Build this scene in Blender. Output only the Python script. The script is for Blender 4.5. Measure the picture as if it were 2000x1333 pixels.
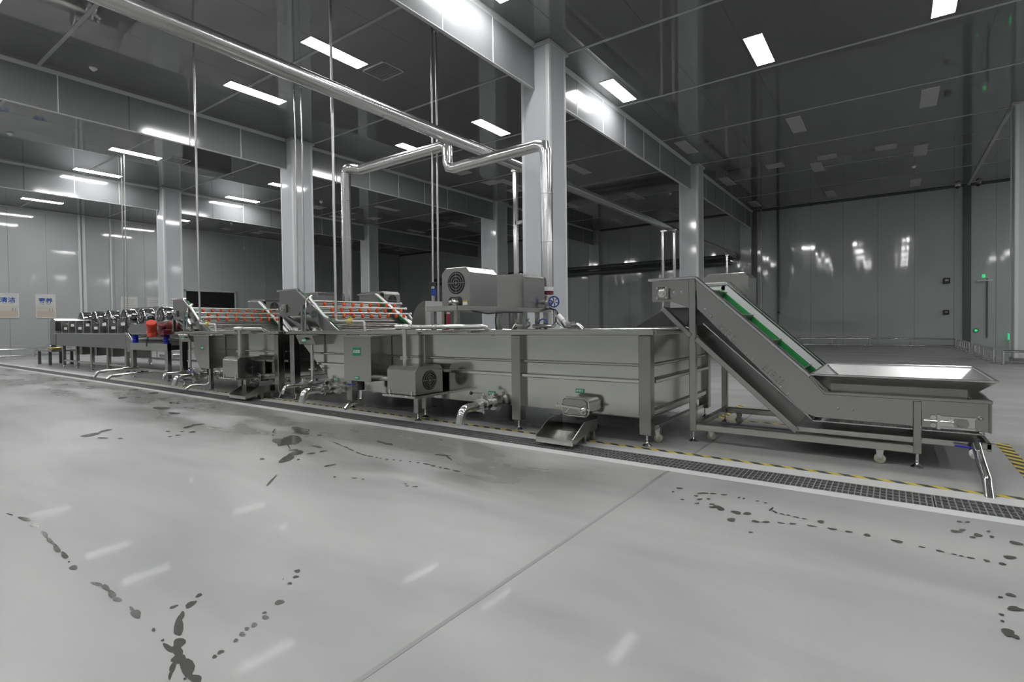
import bpy, bmesh, math, random
from mathutils import Vector, Matrix
random.seed(7)
scene = bpy.context.scene
for o in list(bpy.data.objects):
    bpy.data.objects.remove(o, do_unlink=True)
COL = scene.collection

# ------------------------------------------------------------------ camera
cam_data = bpy.data.cameras.new('camera')
cam = bpy.data.objects.new('camera', cam_data)
COL.objects.link(cam)
YAW, PITCH, ROLL = math.radians(35.8125), math.radians(-1.0802), math.radians(-0.7053)
F0 = Vector((-math.sin(YAW), math.cos(YAW), 0)); R0 = Vector((math.cos(YAW), math.sin(YAW), 0)); U0 = Vector((0, 0, 1))
FW = F0 * math.cos(PITCH) + U0 * math.sin(PITCH); U1 = U0 * math.cos(PITCH) - F0 * math.sin(PITCH)
RT = R0 * math.cos(ROLL) + U1 * math.sin(ROLL); UP = U1 * math.cos(ROLL) - R0 * math.sin(ROLL)
cam.matrix_world = Matrix(((RT.x, UP.x, -FW.x, 0), (RT.y, UP.y, -FW.y, 0), (RT.z, UP.z, -FW.z, 1.25), (0, 0, 0, 1)))
cam_data.sensor_width = 36.0
cam_data.lens = 1030.99 * 36.0 / 2000.0
cam_data.shift_y = (652.54 - 666.5) / 2000.0
cam_data.clip_end = 200
scene.camera = cam

# ------------------------------------------------------------------ world, exposure
world = bpy.data.worlds.new('world'); scene.world = world
world.use_nodes = True
world.node_tree.nodes['Background'].inputs[0].default_value = (0.5, 0.52, 0.55, 1)
world.node_tree.nodes['Background'].inputs[1].default_value = 0.0
vs = scene.view_settings
vs.view_transform = 'Standard'; vs.look = 'None'; vs.gamma = 1.0; vs.use_curve_mapping = False
vs.exposure = 0.0
LAMP = 49.0          # radiance of the lit ceiling panels
scene.cycles.use_denoising = True
scene.cycles.max_bounces = 5
scene.cycles.diffuse_bounces = 3
scene.cycles.glossy_bounces = 3
scene.cycles.transmission_bounces = 0
scene.cycles.use_adaptive_sampling = True
scene.cycles.adaptive_threshold = 0.05
scene.cycles.sample_clamp_indirect = 6.0
scene.cycles.caustics_reflective = False
scene.cycles.caustics_refractive = False

# ------------------------------------------------------------------ materials
MATS = {}
def mat(name, color, rough=0.4, metal=0.0, bump=None, brush=None, var=0.0, coat=0.0, emit=0.0, spec=0.5, ior=1.5, wpos=False):
    m = bpy.data.materials.new(name); m.use_nodes = True
    nt = m.node_tree; N = nt.nodes; Lk = nt.links
    b = N['Principled BSDF']
    b.inputs['Base Color'].default_value = (*color, 1)
    b.inputs['Roughness'].default_value = rough
    b.inputs['Metallic'].default_value = metal
    b.inputs['Specular IOR Level'].default_value = spec
    b.inputs['IOR'].default_value = ior
    if coat:
        b.inputs['Coat Weight'].default_value = coat; b.inputs['Coat Roughness'].default_value = 0.06
    if emit:
        b.inputs['Emission Color'].default_value = (*color, 1); b.inputs['Emission Strength'].default_value = emit
    tc = N.new('ShaderNodeTexCoord')
    if brush:      # brushed grain: noise stretched along one axis drives roughness and a fine relief
        mp = N.new('ShaderNodeMapping'); mp.inputs['Scale'].default_value = brush
        Lk.new(tc.outputs['Object'], mp.inputs['Vector'])
        nz = N.new('ShaderNodeTexNoise'); nz.inputs['Scale'].default_value = 1.0; nz.inputs['Detail'].default_value = 3
        Lk.new(mp.outputs[0], nz.inputs['Vector'])
        mr = N.new('ShaderNodeMapRange'); mr.inputs['To Min'].default_value = max(.02, rough - .08); mr.inputs['To Max'].default_value = rough + .1
        Lk.new(nz.outputs['Fac'], mr.inputs['Value']); Lk.new(mr.outputs[0], b.inputs['Roughness'])
        bp = N.new('ShaderNodeBump'); bp.inputs['Strength'].default_value = 0.06; bp.inputs['Distance'].default_value = 0.002
        Lk.new(nz.outputs['Fac'], bp.inputs['Height']); Lk.new(bp.outputs[0], b.inputs['Normal'])
    if bump:       # (scale vector, strength, distance): sheet-metal waviness
        mp = N.new('ShaderNodeMapping'); mp.inputs['Scale'].default_value = bump[0]
        Lk.new(N.new('ShaderNodeNewGeometry').outputs['Position'] if wpos else tc.outputs['Object'], mp.inputs['Vector'])
        nz = N.new('ShaderNodeTexNoise'); nz.inputs['Scale'].default_value = 1.0; nz.inputs['Detail'].default_value = 1.5 if wpos else 4
        Lk.new(mp.outputs[0], nz.inputs['Vector'])
        bp = N.new('ShaderNodeBump'); bp.inputs['Strength'].default_value = bump[1]; bp.inputs['Distance'].default_value = bump[2]
        Lk.new(nz.outputs['Fac'], bp.inputs['Height']); Lk.new(bp.outputs[0], b.inputs['Normal'])
    if var:
        nz2 = N.new('ShaderNodeTexNoise'); nz2.inputs['Scale'].default_value = 1.3; nz2.inputs['Detail'].default_value = 4
        Lk.new(tc.outputs['Object'], nz2.inputs['Vector'])
        mx = N.new('ShaderNodeMix'); mx.data_type = 'RGBA'
        mx.inputs['A'].default_value = (*[c * (1 - var) for c in color], 1); mx.inputs['B'].default_value = (*[min(1, c * (1 + var)) for c in color], 1)
        Lk.new(nz2.outputs['Fac'], mx.inputs['Factor']); Lk.new(mx.outputs['Result'], b.inputs['Base Color'])
    MATS[name] = m
    return m

mat('steel', (.39, .39, .372), .20, 1.0, bump=((1.4, 1.4, 1.8), .12, .01), var=.05)
mat('steel_h', (.52, .52, .495), .22, 1.0, var=.06)
mat('steel_wall', (.56, .56, .525), .14, 1.0, bump=((.9, .9, 1.1), .55, .014), var=.05)
mat('steel_leg', (.34, .34, .325), .22, 1.0, bump=((2, 2, 1.2), .2, .01), var=.08)
mat('joint', (.25, .25, .245), .5)
mat('steel_pol', (.66, .66, .65), .15, 1.0)
mat('steel_satin', (.70, .70, .69), .34, 1.0)
mat('steel_thin', (.52, .52, .51), .32, 1.0)
mat('steel_pipe', (.66, .66, .65), .22, 1.0)
mat('steel_dark', (.30, .30, .29), .35, 1.0)
mat('chrome', (.82, .82, .82), .05, 1.0)
mat('wall_paint', (.44, .45, .454), .06, 0.0, bump=((1.0, 1.0, .12), .9, .02), spec=.5, ior=1.75, wpos=True)
mat('beam_paint', (.23, .236, .242), .12, 0.0, bump=((1.0, 1.0, 2.0), .05, .01), ior=1.8, wpos=True)
mat('col_paint', (.54, .555, .575), .08, 0.0, bump=((2.5, 2.5, 1.5), .06, .01), ior=1.8, wpos=True)
mat('ceil_paint', (.15, .153, .153), .035, 0.0, bump=((.6, .6, .6), .006, .01), ior=2.0, wpos=True)
mat('trim_paint', (.50, .51, .51), .30)
mat('trim_white', (.66, .67, .67), .35)
mat('dark_trim', (.09, .095, .10), .3)
mat('ceil_strip', (.42, .43, .43), .35)
mat('lamp_on', (1.0, 1.0, 1.0), .4, emit=LAMP)
mat('lamp_off', (.46, .465, .46), .35)
mat('lamp_frame', (.7, .7, .7), .4)
mat('black', (.012, .012, .013), .45)
mat('rubber', (.02, .02, .022), .6)
mat('void', (.004, .004, .005), .7)
mat('white', (.78, .78, .77), .4)
mat('white_plastic', (.82, .82, .82), .35)
mat('caster_white', (.42, .42, .32), .4)
mat('green', (.03, .30, .075), .35)
mat('green_label', (.0, .20, .095), .4)
mat('teal_hose', (.08, .30, .26), .3)
mat('orange', (.85, .13, .02), .4)
mat('red_motor', (.60, .055, .03), .4)
mat('red', (.45, .02, .04), .4)
mat('dark_red', (.13, .008, .02), .4)
mat('blue', (.02, .02, .45), .45)
mat('blue_wheel', (.01, .05, .26), .35)
mat('brass', (.55, .45, .14), .35, .6)
mat('paper', (.62, .62, .60), .5)
mat('paper_warm', (.58, .55, .49), .5)
mat('paper_tan', (.54, .46, .39), .5)
mat('ink_blue', (.03, .09, .38), .5)
mat('ink_grey', (.33, .33, .33), .5)
mat('lamp_green', (.08, .7, .28), .4, emit=.7)
mat('kerb', (.56, .57, .56), .35, var=.06)
mat('grate', (.23, .23, .225), .4, .3)
mat('cable', (.12, .12, .12), .5)

def floor_material():
    m = bpy.data.materials.new('floor_concrete'); m.use_nodes = True
    nt = m.node_tree; N = nt.nodes; Lk = nt.links; b = N['Principled BSDF']
    tc = N.new('ShaderNodeTexCoord')
    def noise(scale, detail, mapping=None, dist=0.0):
        n = N.new('ShaderNodeTexNoise'); n.inputs['Scale'].default_value = scale; n.inputs['Detail'].default_value = detail
        n.inputs['Distortion'].default_value = dist
        if mapping:
            mp = N.new('ShaderNodeMapping'); mp.inputs['Scale'].default_value = mapping
            Lk.new(tc.outputs['Object'], mp.inputs['Vector']); Lk.new(mp.outputs[0], n.inputs['Vector'])
        else:
            Lk.new(tc.outputs['Object'], n.inputs['Vector'])
        return n.outputs['Fac']
    def ramp(src, a, c):
        r = N.new('ShaderNodeMapRange'); r.inputs['From Min'].default_value = a; r.inputs['From Max'].default_value = c
        r.interpolation_type = 'SMOOTHSTEP'; Lk.new(src, r.inputs['Value']); return r.outputs[0]
    def math_(op, x, y):
        n = N.new('ShaderNodeMath'); n.operation = op
        for i, v in enumerate((x, y)):
            if isinstance(v, (int, float)): n.inputs[i].default_value = v
            else: Lk.new(v, n.inputs[i])
        return n.outputs[0]
    mx = N.new('ShaderNodeMix'); mx.data_type = 'RGBA'
    mx.inputs['A'].default_value = (.275, .28, .274, 1); mx.inputs['B'].default_value = (.40, .405, .394, 1)
    Lk.new(ramp(noise(.7, 4, (.5, 1.8, 1), .4), .28, .72), mx.inputs['Factor'])
    # damp film in the walkway in front of the washing line
    sx = N.new('ShaderNodeSeparateXYZ'); Lk.new(tc.outputs['Object'], sx.inputs[0])
    zone = math_('MULTIPLY', ramp(sx.outputs['Y'], 2.2, 3.3), ramp(sx.outputs['X'], -.9, -2.6))
    zone2 = math_('MULTIPLY', zone, ramp(sx.outputs['Y'], 4.45, 4.2))
    wetn = ramp(noise(1.0, 4, (.5, 1.6, 1), .3), .34, .56)
    wet1 = math_('MULTIPLY', zone2, wetn)
    under = math_('MULTIPLY', math_('MULTIPLY', ramp(sx.outputs['Y'], 5.0, 5.35), ramp(sx.outputs['Y'], 7.6, 7.1)), math_('MULTIPLY', ramp(sx.outputs['X'], -1.5, -2.3), ramp(sx.outputs['X'], -14.5, -13.5)))  # shade under the tanks painted into the floor colour, together with damp
    wet = math_('MAXIMUM', wet1, math_('MULTIPLY', under, math_('ADD', .55, math_('MULTIPLY', wetn, .45))))  # walkway damp joined with the painted under-tank shade
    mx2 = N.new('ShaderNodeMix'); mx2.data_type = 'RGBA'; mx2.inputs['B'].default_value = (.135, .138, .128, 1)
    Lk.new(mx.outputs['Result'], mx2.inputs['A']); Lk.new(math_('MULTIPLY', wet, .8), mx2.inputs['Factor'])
    Lk.new(mx2.outputs['Result'], b.inputs['Base Color'])
    ro = N.new('ShaderNodeMapRange'); ro.inputs['To Min'].default_value = .32; ro.inputs['To Max'].default_value = .46
    b.inputs['Specular IOR Level'].default_value = .36
    Lk.new(noise(1.1, 4), ro.inputs['Value'])
    rw = math_('SUBTRACT', ro.outputs[0], math_('MULTIPLY', wet, .12))
    Lk.new(rw, b.inputs['Roughness'])
    b.inputs['Coat Weight'].default_value = .03; b.inputs['Coat Roughness'].default_value = .05
    bp = N.new('ShaderNodeBump'); bp.inputs['Strength'].default_value = .07; bp.inputs['Distance'].default_value = .006
    Lk.new(noise(2.6, 3), bp.inputs['Height']); Lk.new(bp.outputs[0], b.inputs['Normal']); Lk.new(bp.outputs[0], b.inputs['Coat Normal'])
    MATS['floor'] = m
floor_material()

def wet_material():
    m = mat('wet', (.085, .085, .078), .12)
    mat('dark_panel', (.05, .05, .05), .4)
    return m
wet_material()

def tape_material():
    m = bpy.data.materials.new('hazard_tape'); m.use_nodes = True
    nt = m.node_tree; N = nt.nodes; Lk = nt.links; b = N['Principled BSDF']
    tc = N.new('ShaderNodeTexCoord'); sx = N.new('ShaderNodeSeparateXYZ'); Lk.new(tc.outputs['Object'], sx.inputs[0])
    ad = N.new('ShaderNodeMath'); ad.operation = 'ADD'; Lk.new(sx.outputs['X'], ad.inputs[0]); Lk.new(sx.outputs['Y'], ad.inputs[1])
    mo = N.new('ShaderNodeMath'); mo.operation = 'MULTIPLY'; mo.inputs[1].default_value = 1 / .168; Lk.new(ad.outputs[0], mo.inputs[0])
    fr = N.new('ShaderNodeMath'); fr.operation = 'FRACT'; Lk.new(mo.outputs[0], fr.inputs[0])
    gt = N.new('ShaderNodeMath'); gt.operation = 'GREATER_THAN'; gt.inputs[1].default_value = .5; Lk.new(fr.outputs[0], gt.inputs[0])
    mx = N.new('ShaderNodeMix'); mx.data_type = 'RGBA'; mx.inputs['A'].default_value = (.03, .03, .03, 1); mx.inputs['B'].default_value = (.62, .50, .07, 1)
    Lk.new(gt.outputs[0], mx.inputs['Factor']); Lk.new(mx.outputs['Result'], b.inputs['Base Color'])
    b.inputs['Roughness'].default_value = .45
    MATS['tape'] = m
tape_material()

# ------------------------------------------------------------------ mesh helpers
ORI = {}
class MB:
    def __init__(s): s.V = []; s.F = []
    def add(s, vs, fs):
        k = len(s.V); s.V += [Vector(v) for v in vs]; s.F += [tuple(i + k for i in f) for f in fs]; return s
    def box(s, x0, x1, y0, y1, z0, z1):
        return s.add([(x0, y0, z0), (x1, y0, z0), (x1, y1, z0), (x0, y1, z0), (x0, y0, z1), (x1, y0, z1), (x1, y1, z1), (x0, y1, z1)],
                     [(0, 3, 2, 1), (4, 5, 6, 7), (0, 1, 5, 4), (1, 2, 6, 5), (2, 3, 7, 6), (3, 0, 4, 7)])
    def prism(s, pts, axis, a, b):
        n = len(pts)
        f = {'y': lambda u, v, t: (u, t, v), 'x': lambda u, v, t: (t, u, v), 'z': lambda u, v, t: (u, v, t)}[axis]
        vs = [f(u, v, a) for u, v in pts] + [f(u, v, b) for u, v in pts]
        return s.add(vs, [tuple(range(n)), tuple(range(2 * n - 1, n - 1, -1))] + [(i, (i + 1) % n, n + (i + 1) % n, n + i) for i in range(n)])
    def bar(s, p, q, w, h, up=(0, 0, 1)):
        p, q = Vector(p), Vector(q); d = (q - p).normalized(); up = Vector(up)
        sd = d.cross(up)
        if sd.length < 1e-4: sd = d.cross(Vector((0, 1, 0)))
        sd.normalize(); u = sd.cross(d).normalized()
        vs = [c + sd * (i * w / 2) + u * (j * h / 2) for c in (p, q) for i, j in ((-1, -1), (1, -1), (1, 1), (-1, 1))]
        return s.add(vs, [(0, 1, 2, 3), (7, 6, 5, 4), (0, 4, 5, 1), (1, 5, 6, 2), (2, 6, 7, 3), (3, 7, 4, 0)])
    def cyl(s, p, q, r, n=16, r2=None):
        p, q = Vector(p), Vector(q); d = (q - p).normalized()
        a = d.orthogonal().normalized(); b = d.cross(a); r2 = r if r2 is None else r2
        vs = [c + (a * math.cos(2 * math.pi * i / n) + b * math.sin(2 * math.pi * i / n)) * rr for c, rr in ((p, r), (q, r2)) for i in range(n)]
        return s.add(vs, [tuple(range(n - 1, -1, -1)), tuple(range(n, 2 * n))] + [(i, (i + 1) % n, n + (i + 1) % n, n + i) for i in range(n)])
    def tube(s, path, r, n=14):
        P = [Vector(p) for p in path]; m = len(P)
        T = []
        for i in range(m):
            a = (P[i] - P[i - 1]).normalized() if i else (P[1] - P[0]).normalized()
            b = (P[i + 1] - P[i]).normalized() if i < m - 1 else a
            T.append((a, b))
        u = T[0][1].orthogonal().normalized(); vs = []
        for i in range(m):
            a, b = T[i]; t = (a + b)
            t = t.normalized() if t.length > 1e-6 else a
            u = (u - t * u.dot(t)).normalized(); w = t.cross(u)
            k = 1.0 / max(.35, t.dot(a))
            bis = (b - a)
            bis = bis.normalized() if bis.length > 1e-5 else None
            for j in range(n):
                an = 2 * math.pi * j / n
                d = u * math.cos(an) + w * math.sin(an)
                if bis is not None and i not in (0, m - 1):
                    e = bis - t * bis.dot(t)
                    if e.length > 1e-5:
                        e.normalize(); d = d + e * (d.dot(e) * (k - 1))
                vs.append(P[i] + d * r)
        fs = [tuple(range(n - 1, -1, -1)), tuple(range((m - 1) * n, m * n))]
        for i in range(m - 1):
            fs += [(i * n + j, i * n + (j + 1) % n, (i + 1) * n + (j + 1) % n, (i + 1) * n + j) for j in range(n)]
        return s.add(vs, fs)
    def lathe(s, c, axis, prof, n=20):
        c = Vector(c); ax = Vector(axis).normalized(); a = ax.orthogonal().normalized(); b = ax.cross(a)
        vs = [c + ax * h + (a * math.cos(2 * math.pi * i / n) + b * math.sin(2 * math.pi * i / n)) * r for r, h in prof for i in range(n)]
        m = len(prof); fs = [tuple(range(n - 1, -1, -1)), tuple(range((m - 1) * n, m * n))]
        for k in range(m - 1):
            fs += [(k * n + i, k * n + (i + 1) % n, (k + 1) * n + (i + 1) % n, (k + 1) * n + i) for i in range(n)]
        return s.add(vs, fs)
    def ring(s, c, axis, r, t, n=24, m=8):
        c = Vector(c); ax = Vector(axis).normalized(); a = ax.orthogonal().normalized(); b = ax.cross(a)
        vs = []
        for i in range(n):
            d = a * math.cos(2 * math.pi * i / n) + b * math.sin(2 * math.pi * i / n)
            for j in range(m):
                an = 2 * math.pi * j / m
                vs.append(c + d * (r + t * math.cos(an)) + ax * (t * math.sin(an)))
        fs = [(i * m + j, ((i + 1) % n) * m + j, ((i + 1) % n) * m + (j + 1) % m, i * m + (j + 1) % m) for i in range(n) for j in range(m)]
        return s.add(vs, fs)
    def annulus(s, c, axis, r0, r1, th, n=28):
        c = Vector(c); ax = Vector(axis).normalized(); a = ax.orthogonal().normalized(); b = ax.cross(a)
        vs = [c + ax * h + (a * math.cos(2 * math.pi * i / n) + b * math.sin(2 * math.pi * i / n)) * r for r, h in ((r0, 0), (r1, 0), (r1, th), (r0, th)) for i in range(n)]
        fs = [(k * n + i, k * n + (i + 1) % n, ((k + 1) % 4) * n + (i + 1) % n, ((k + 1) % 4) * n + i) for k in range(4) for i in range(n)]
        return s.add(vs, fs)
    def mesh(s, name, org, bev=0.0, smooth=False):
        me = bpy.data.meshes.new(name)
        bm = bmesh.new()
        o = Vector(org)
        bv = [bm.verts.new(v - o) for v in s.V]
        for f in s.F:
            try: bm.faces.new([bv[i] for i in f])
            except ValueError: pass
        bmesh.ops.recalc_face_normals(bm, faces=bm.faces)
        if bev:
            ed = [e for e in bm.edges if len(e.link_faces) == 2 and e.calc_face_angle(0) > .5]
            bmesh.ops.bevel(bm, geom=ed, offset=bev, segments=1, affect='EDGES', clamp_overlap=True)
        bm.to_mesh(me); bm.free()
        if smooth:
            me.polygons.foreach_set('use_smooth', [True] * len(me.polygons))
            me.set_sharp_from_angle(angle=math.radians(40))
        return me
    def build(s, name, m, parent=None, bev=0.0, smooth=False, org=None):
        if org is None:
            if parent is not None: org = ORI[parent.name]
            else:
                xs = [v.x for v in s.V]; ys = [v.y for v in s.V]; zs = [v.z for v in s.V]
                org = Vector(((min(xs) + max(xs)) / 2, (min(ys) + max(ys)) / 2, min(zs)))
        me = s.mesh(name, org, bev, smooth)
        me.materials.append(MATS[m])
        o = bpy.data.objects.new(name, me); COL.objects.link(o)
        if parent is not None:
            o.parent = parent; ORI[o.name] = Vector(org)
        else:
            o.location = org; ORI[o.name] = Vector(org)
        return o

def tag(o, label=None, cat=None, group=None, kind=None):
    if label: o['label'] = label
    if cat: o['category'] = cat
    if group: o['group'] = group
    if kind: o['kind'] = kind
    return o
def thing(name, label, cat, loc, group=None, kind=None):
    o = bpy.data.objects.new(name, None); COL.objects.link(o); o.empty_display_size = .2
    o.location = loc; ORI[o.name] = Vector(loc)
    return tag(o, label, cat, group, kind)
def share(name, me, parent, loc, rot=None):
    """a repeat that shares mesh data; loc is in world units"""
    o = bpy.data.objects.new(name, me); COL.objects.link(o)
    if parent is not None:
        o.parent = parent; o.location = Vector(loc) - ORI[parent.name]
    else: o.location = loc
    if rot: o.rotation_euler = rot
    ORI[o.name] = Vector(loc)
    return o
def fillet(pts, r, n=5):
    P = [Vector(p) for p in pts]; out = [P[0]]
    for i in range(1, len(P) - 1):
        a = (P[i - 1] - P[i]); b = (P[i + 1] - P[i]); la, lb = a.length, b.length; a.normalize(); b.normalize()
        ang = a.angle(b); t = min(r / math.tan(ang / 2), la * .49, lb * .49)
        p0, p1 = P[i] + a * t, P[i] + b * t
        for k in range(n + 1):
            f = k / n
            out.append(p0 * (1 - f) ** 2 + P[i] * (2 * f * (1 - f)) + p1 * f ** 2)
    out.append(P[-1]); return out
def text(name, body, size, origin, right, up, m, parent, extrude=.001, sx=1.0, bold=0.0):
    cu = bpy.data.curves.new(name, 'FONT'); cu.body = body; cu.size = size; cu.align_x = 'CENTER'; cu.align_y = 'CENTER'; cu.extrude = extrude
    cu.resolution_u = 3
    cu.offset = bold
    t = bpy.data.objects.new(name, cu); COL.objects.link(t)
    dg = bpy.context.evaluated_depsgraph_get()
    me = bpy.data.meshes.new_from_object(t.evaluated_get(dg)); me.name = name
    bpy.data.objects.remove(t, do_unlink=True); bpy.data.curves.remove(cu)
    r = Vector(right).normalized(); u = Vector(up).normalized(); n = r.cross(u)
    o0 = Vector(origin) - ORI[parent.name]
    for v in me.vertices: v.co = o0 + r * (v.co.x * sx) + u * v.co.y + n * v.co.z
    me.materials.clear(); me.materials.append(MATS[m])
    o = bpy.data.objects.new(name, me); COL.objects.link(o); o.parent = parent; ORI[o.name] = ORI[parent.name].copy()
    return o

def in_view(pts, margin=80):
    xs = []; ys = []
    for p in pts:
        q = Vector(p) - Vector((0, 0, 1.25)); d = q.dot(FW)
        if d < .3: continue
        xs.append(1000 + 1030.99 * q.dot(RT) / d); ys.append(652.54 - 1030.99 * q.dot(UP) / d)
    return bool(xs) and max(xs) > -margin and min(xs) < 2000 + margin and max(ys) > -margin and min(ys) < 1333 + margin

XL, XR, YF, YB, ZC = -33.4, 12.0, -12.0, 30.3, 7.05
# ------------------------------------------------------------------ floor, drain
GY0, GY1 = 4.45, 4.76
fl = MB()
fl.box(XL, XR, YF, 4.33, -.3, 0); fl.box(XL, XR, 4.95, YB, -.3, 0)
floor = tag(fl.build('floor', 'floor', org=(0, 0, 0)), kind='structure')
MB().box(XL, XR, 4.33, GY0, -.3, .001).build('drain_kerb', 'kerb', floor, bev=.004)
MB().box(XL, XR, GY1, 4.95, -.3, .001).build('drain_kerb', 'kerb', floor, bev=.004)
MB().box(XL, XR, GY0, GY1, -.3, -.12).build('drain_channel', 'dark_trim', floor)
# saw-cut joint in the slab
j = MB(); j.box(-1.528, -1.512, YF, 4.33, .0, .0015); j.box(-1.528, -1.512, 5.03, YB, .0, .0015)
j.build('expansion_joint', 'joint', floor)
j = MB(); j.box(-1.536, -1.528, YF, 4.33, .0, .001); j.box(-1.536, -1.528, 5.03, YB, .0, .001)
j.build('joint_shadow_line', 'steel_dark', floor)

# drain gratings: one lift-out section, shared by all
def grating():
    L = .972; n = 26
    fr = MB()
    for y in (GY0 + .006, GY1 - .006): fr.box(-L / 2, L / 2, y - .005, y + .005, -.03, 0)
    for x in (-L / 2 + .004, L / 2 - .004): fr.box(x - .004, x + .004, GY0, GY1, -.03, 0)
    br = MB()
    for k in range(1, n): br.box(-L / 2 + k * L / n - .004, -L / 2 + k * L / n + .004, GY0 + .01, GY1 - .01, -.03, -.001)
    cr = MB()
    for k in range(1, 4):
        y = GY0 + (GY1 - GY0) * k / 4; cr.box(-L / 2, L / 2, y - .005, y + .005, -.014, -.0005)
    return [(nm, q.mesh(nm, (0, (GY0 + GY1) / 2, 0))) for nm, q in (('grate_frame', fr), ('bearing_bars', br), ('cross_rods', cr))]
GR = grating()
for nm, me in GR: me.materials.append(MATS['grate'])
def nth(k): return '%d%s' % (k, 'th' if 10 < k % 100 < 14 else {1: 'st', 2: 'nd', 3: 'rd'}.get(k % 10, 'th'))
k = 0
x = .23 - .98 / 2 + .98 * 7
while x > XL + .4:
    if in_view([(x, 4.6, 0)], 60) or x > 0:
        k += 1
        t = thing('drain_grate', 'grey metal grate section in the floor drain, %s counted from its right end' % nth(k), 'drain grate', (x, (GY0 + GY1) / 2, 0), 'drain grate sections')
        for nm, me in GR:
            o = share(nm, me, t, (x, (GY0 + GY1) / 2, 0))
            if nm == 'bearing_bars': o['kind'] = 'stuff'
    x -= .98

# hazard tape on the floor
def tape(x0, x1, y0, y1, label):
    o = MB().box(x0, x1, y0, y1, 0, .0015).build('hazard_tape', 'tape', org=((x0 + x1) / 2, (y0 + y1) / 2, 0))
    return tag(o, label, 'floor tape')
tape(-16.4, .93, 4.956, 5.016, 'black and yellow hazard tape running along the drain in front of the tanks')
tape(.83, .93, 5.03, 7.08, 'black and yellow hazard tape crossing the floor beyond the hopper end')
tape(-1.72, .83, 7.0, 7.06, 'black and yellow hazard tape on the floor behind the feed conveyor')
tape(-1.86, -1.76, 7.06, 8.3, 'short black and yellow tape corner seen under the feed conveyor frame')

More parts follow.
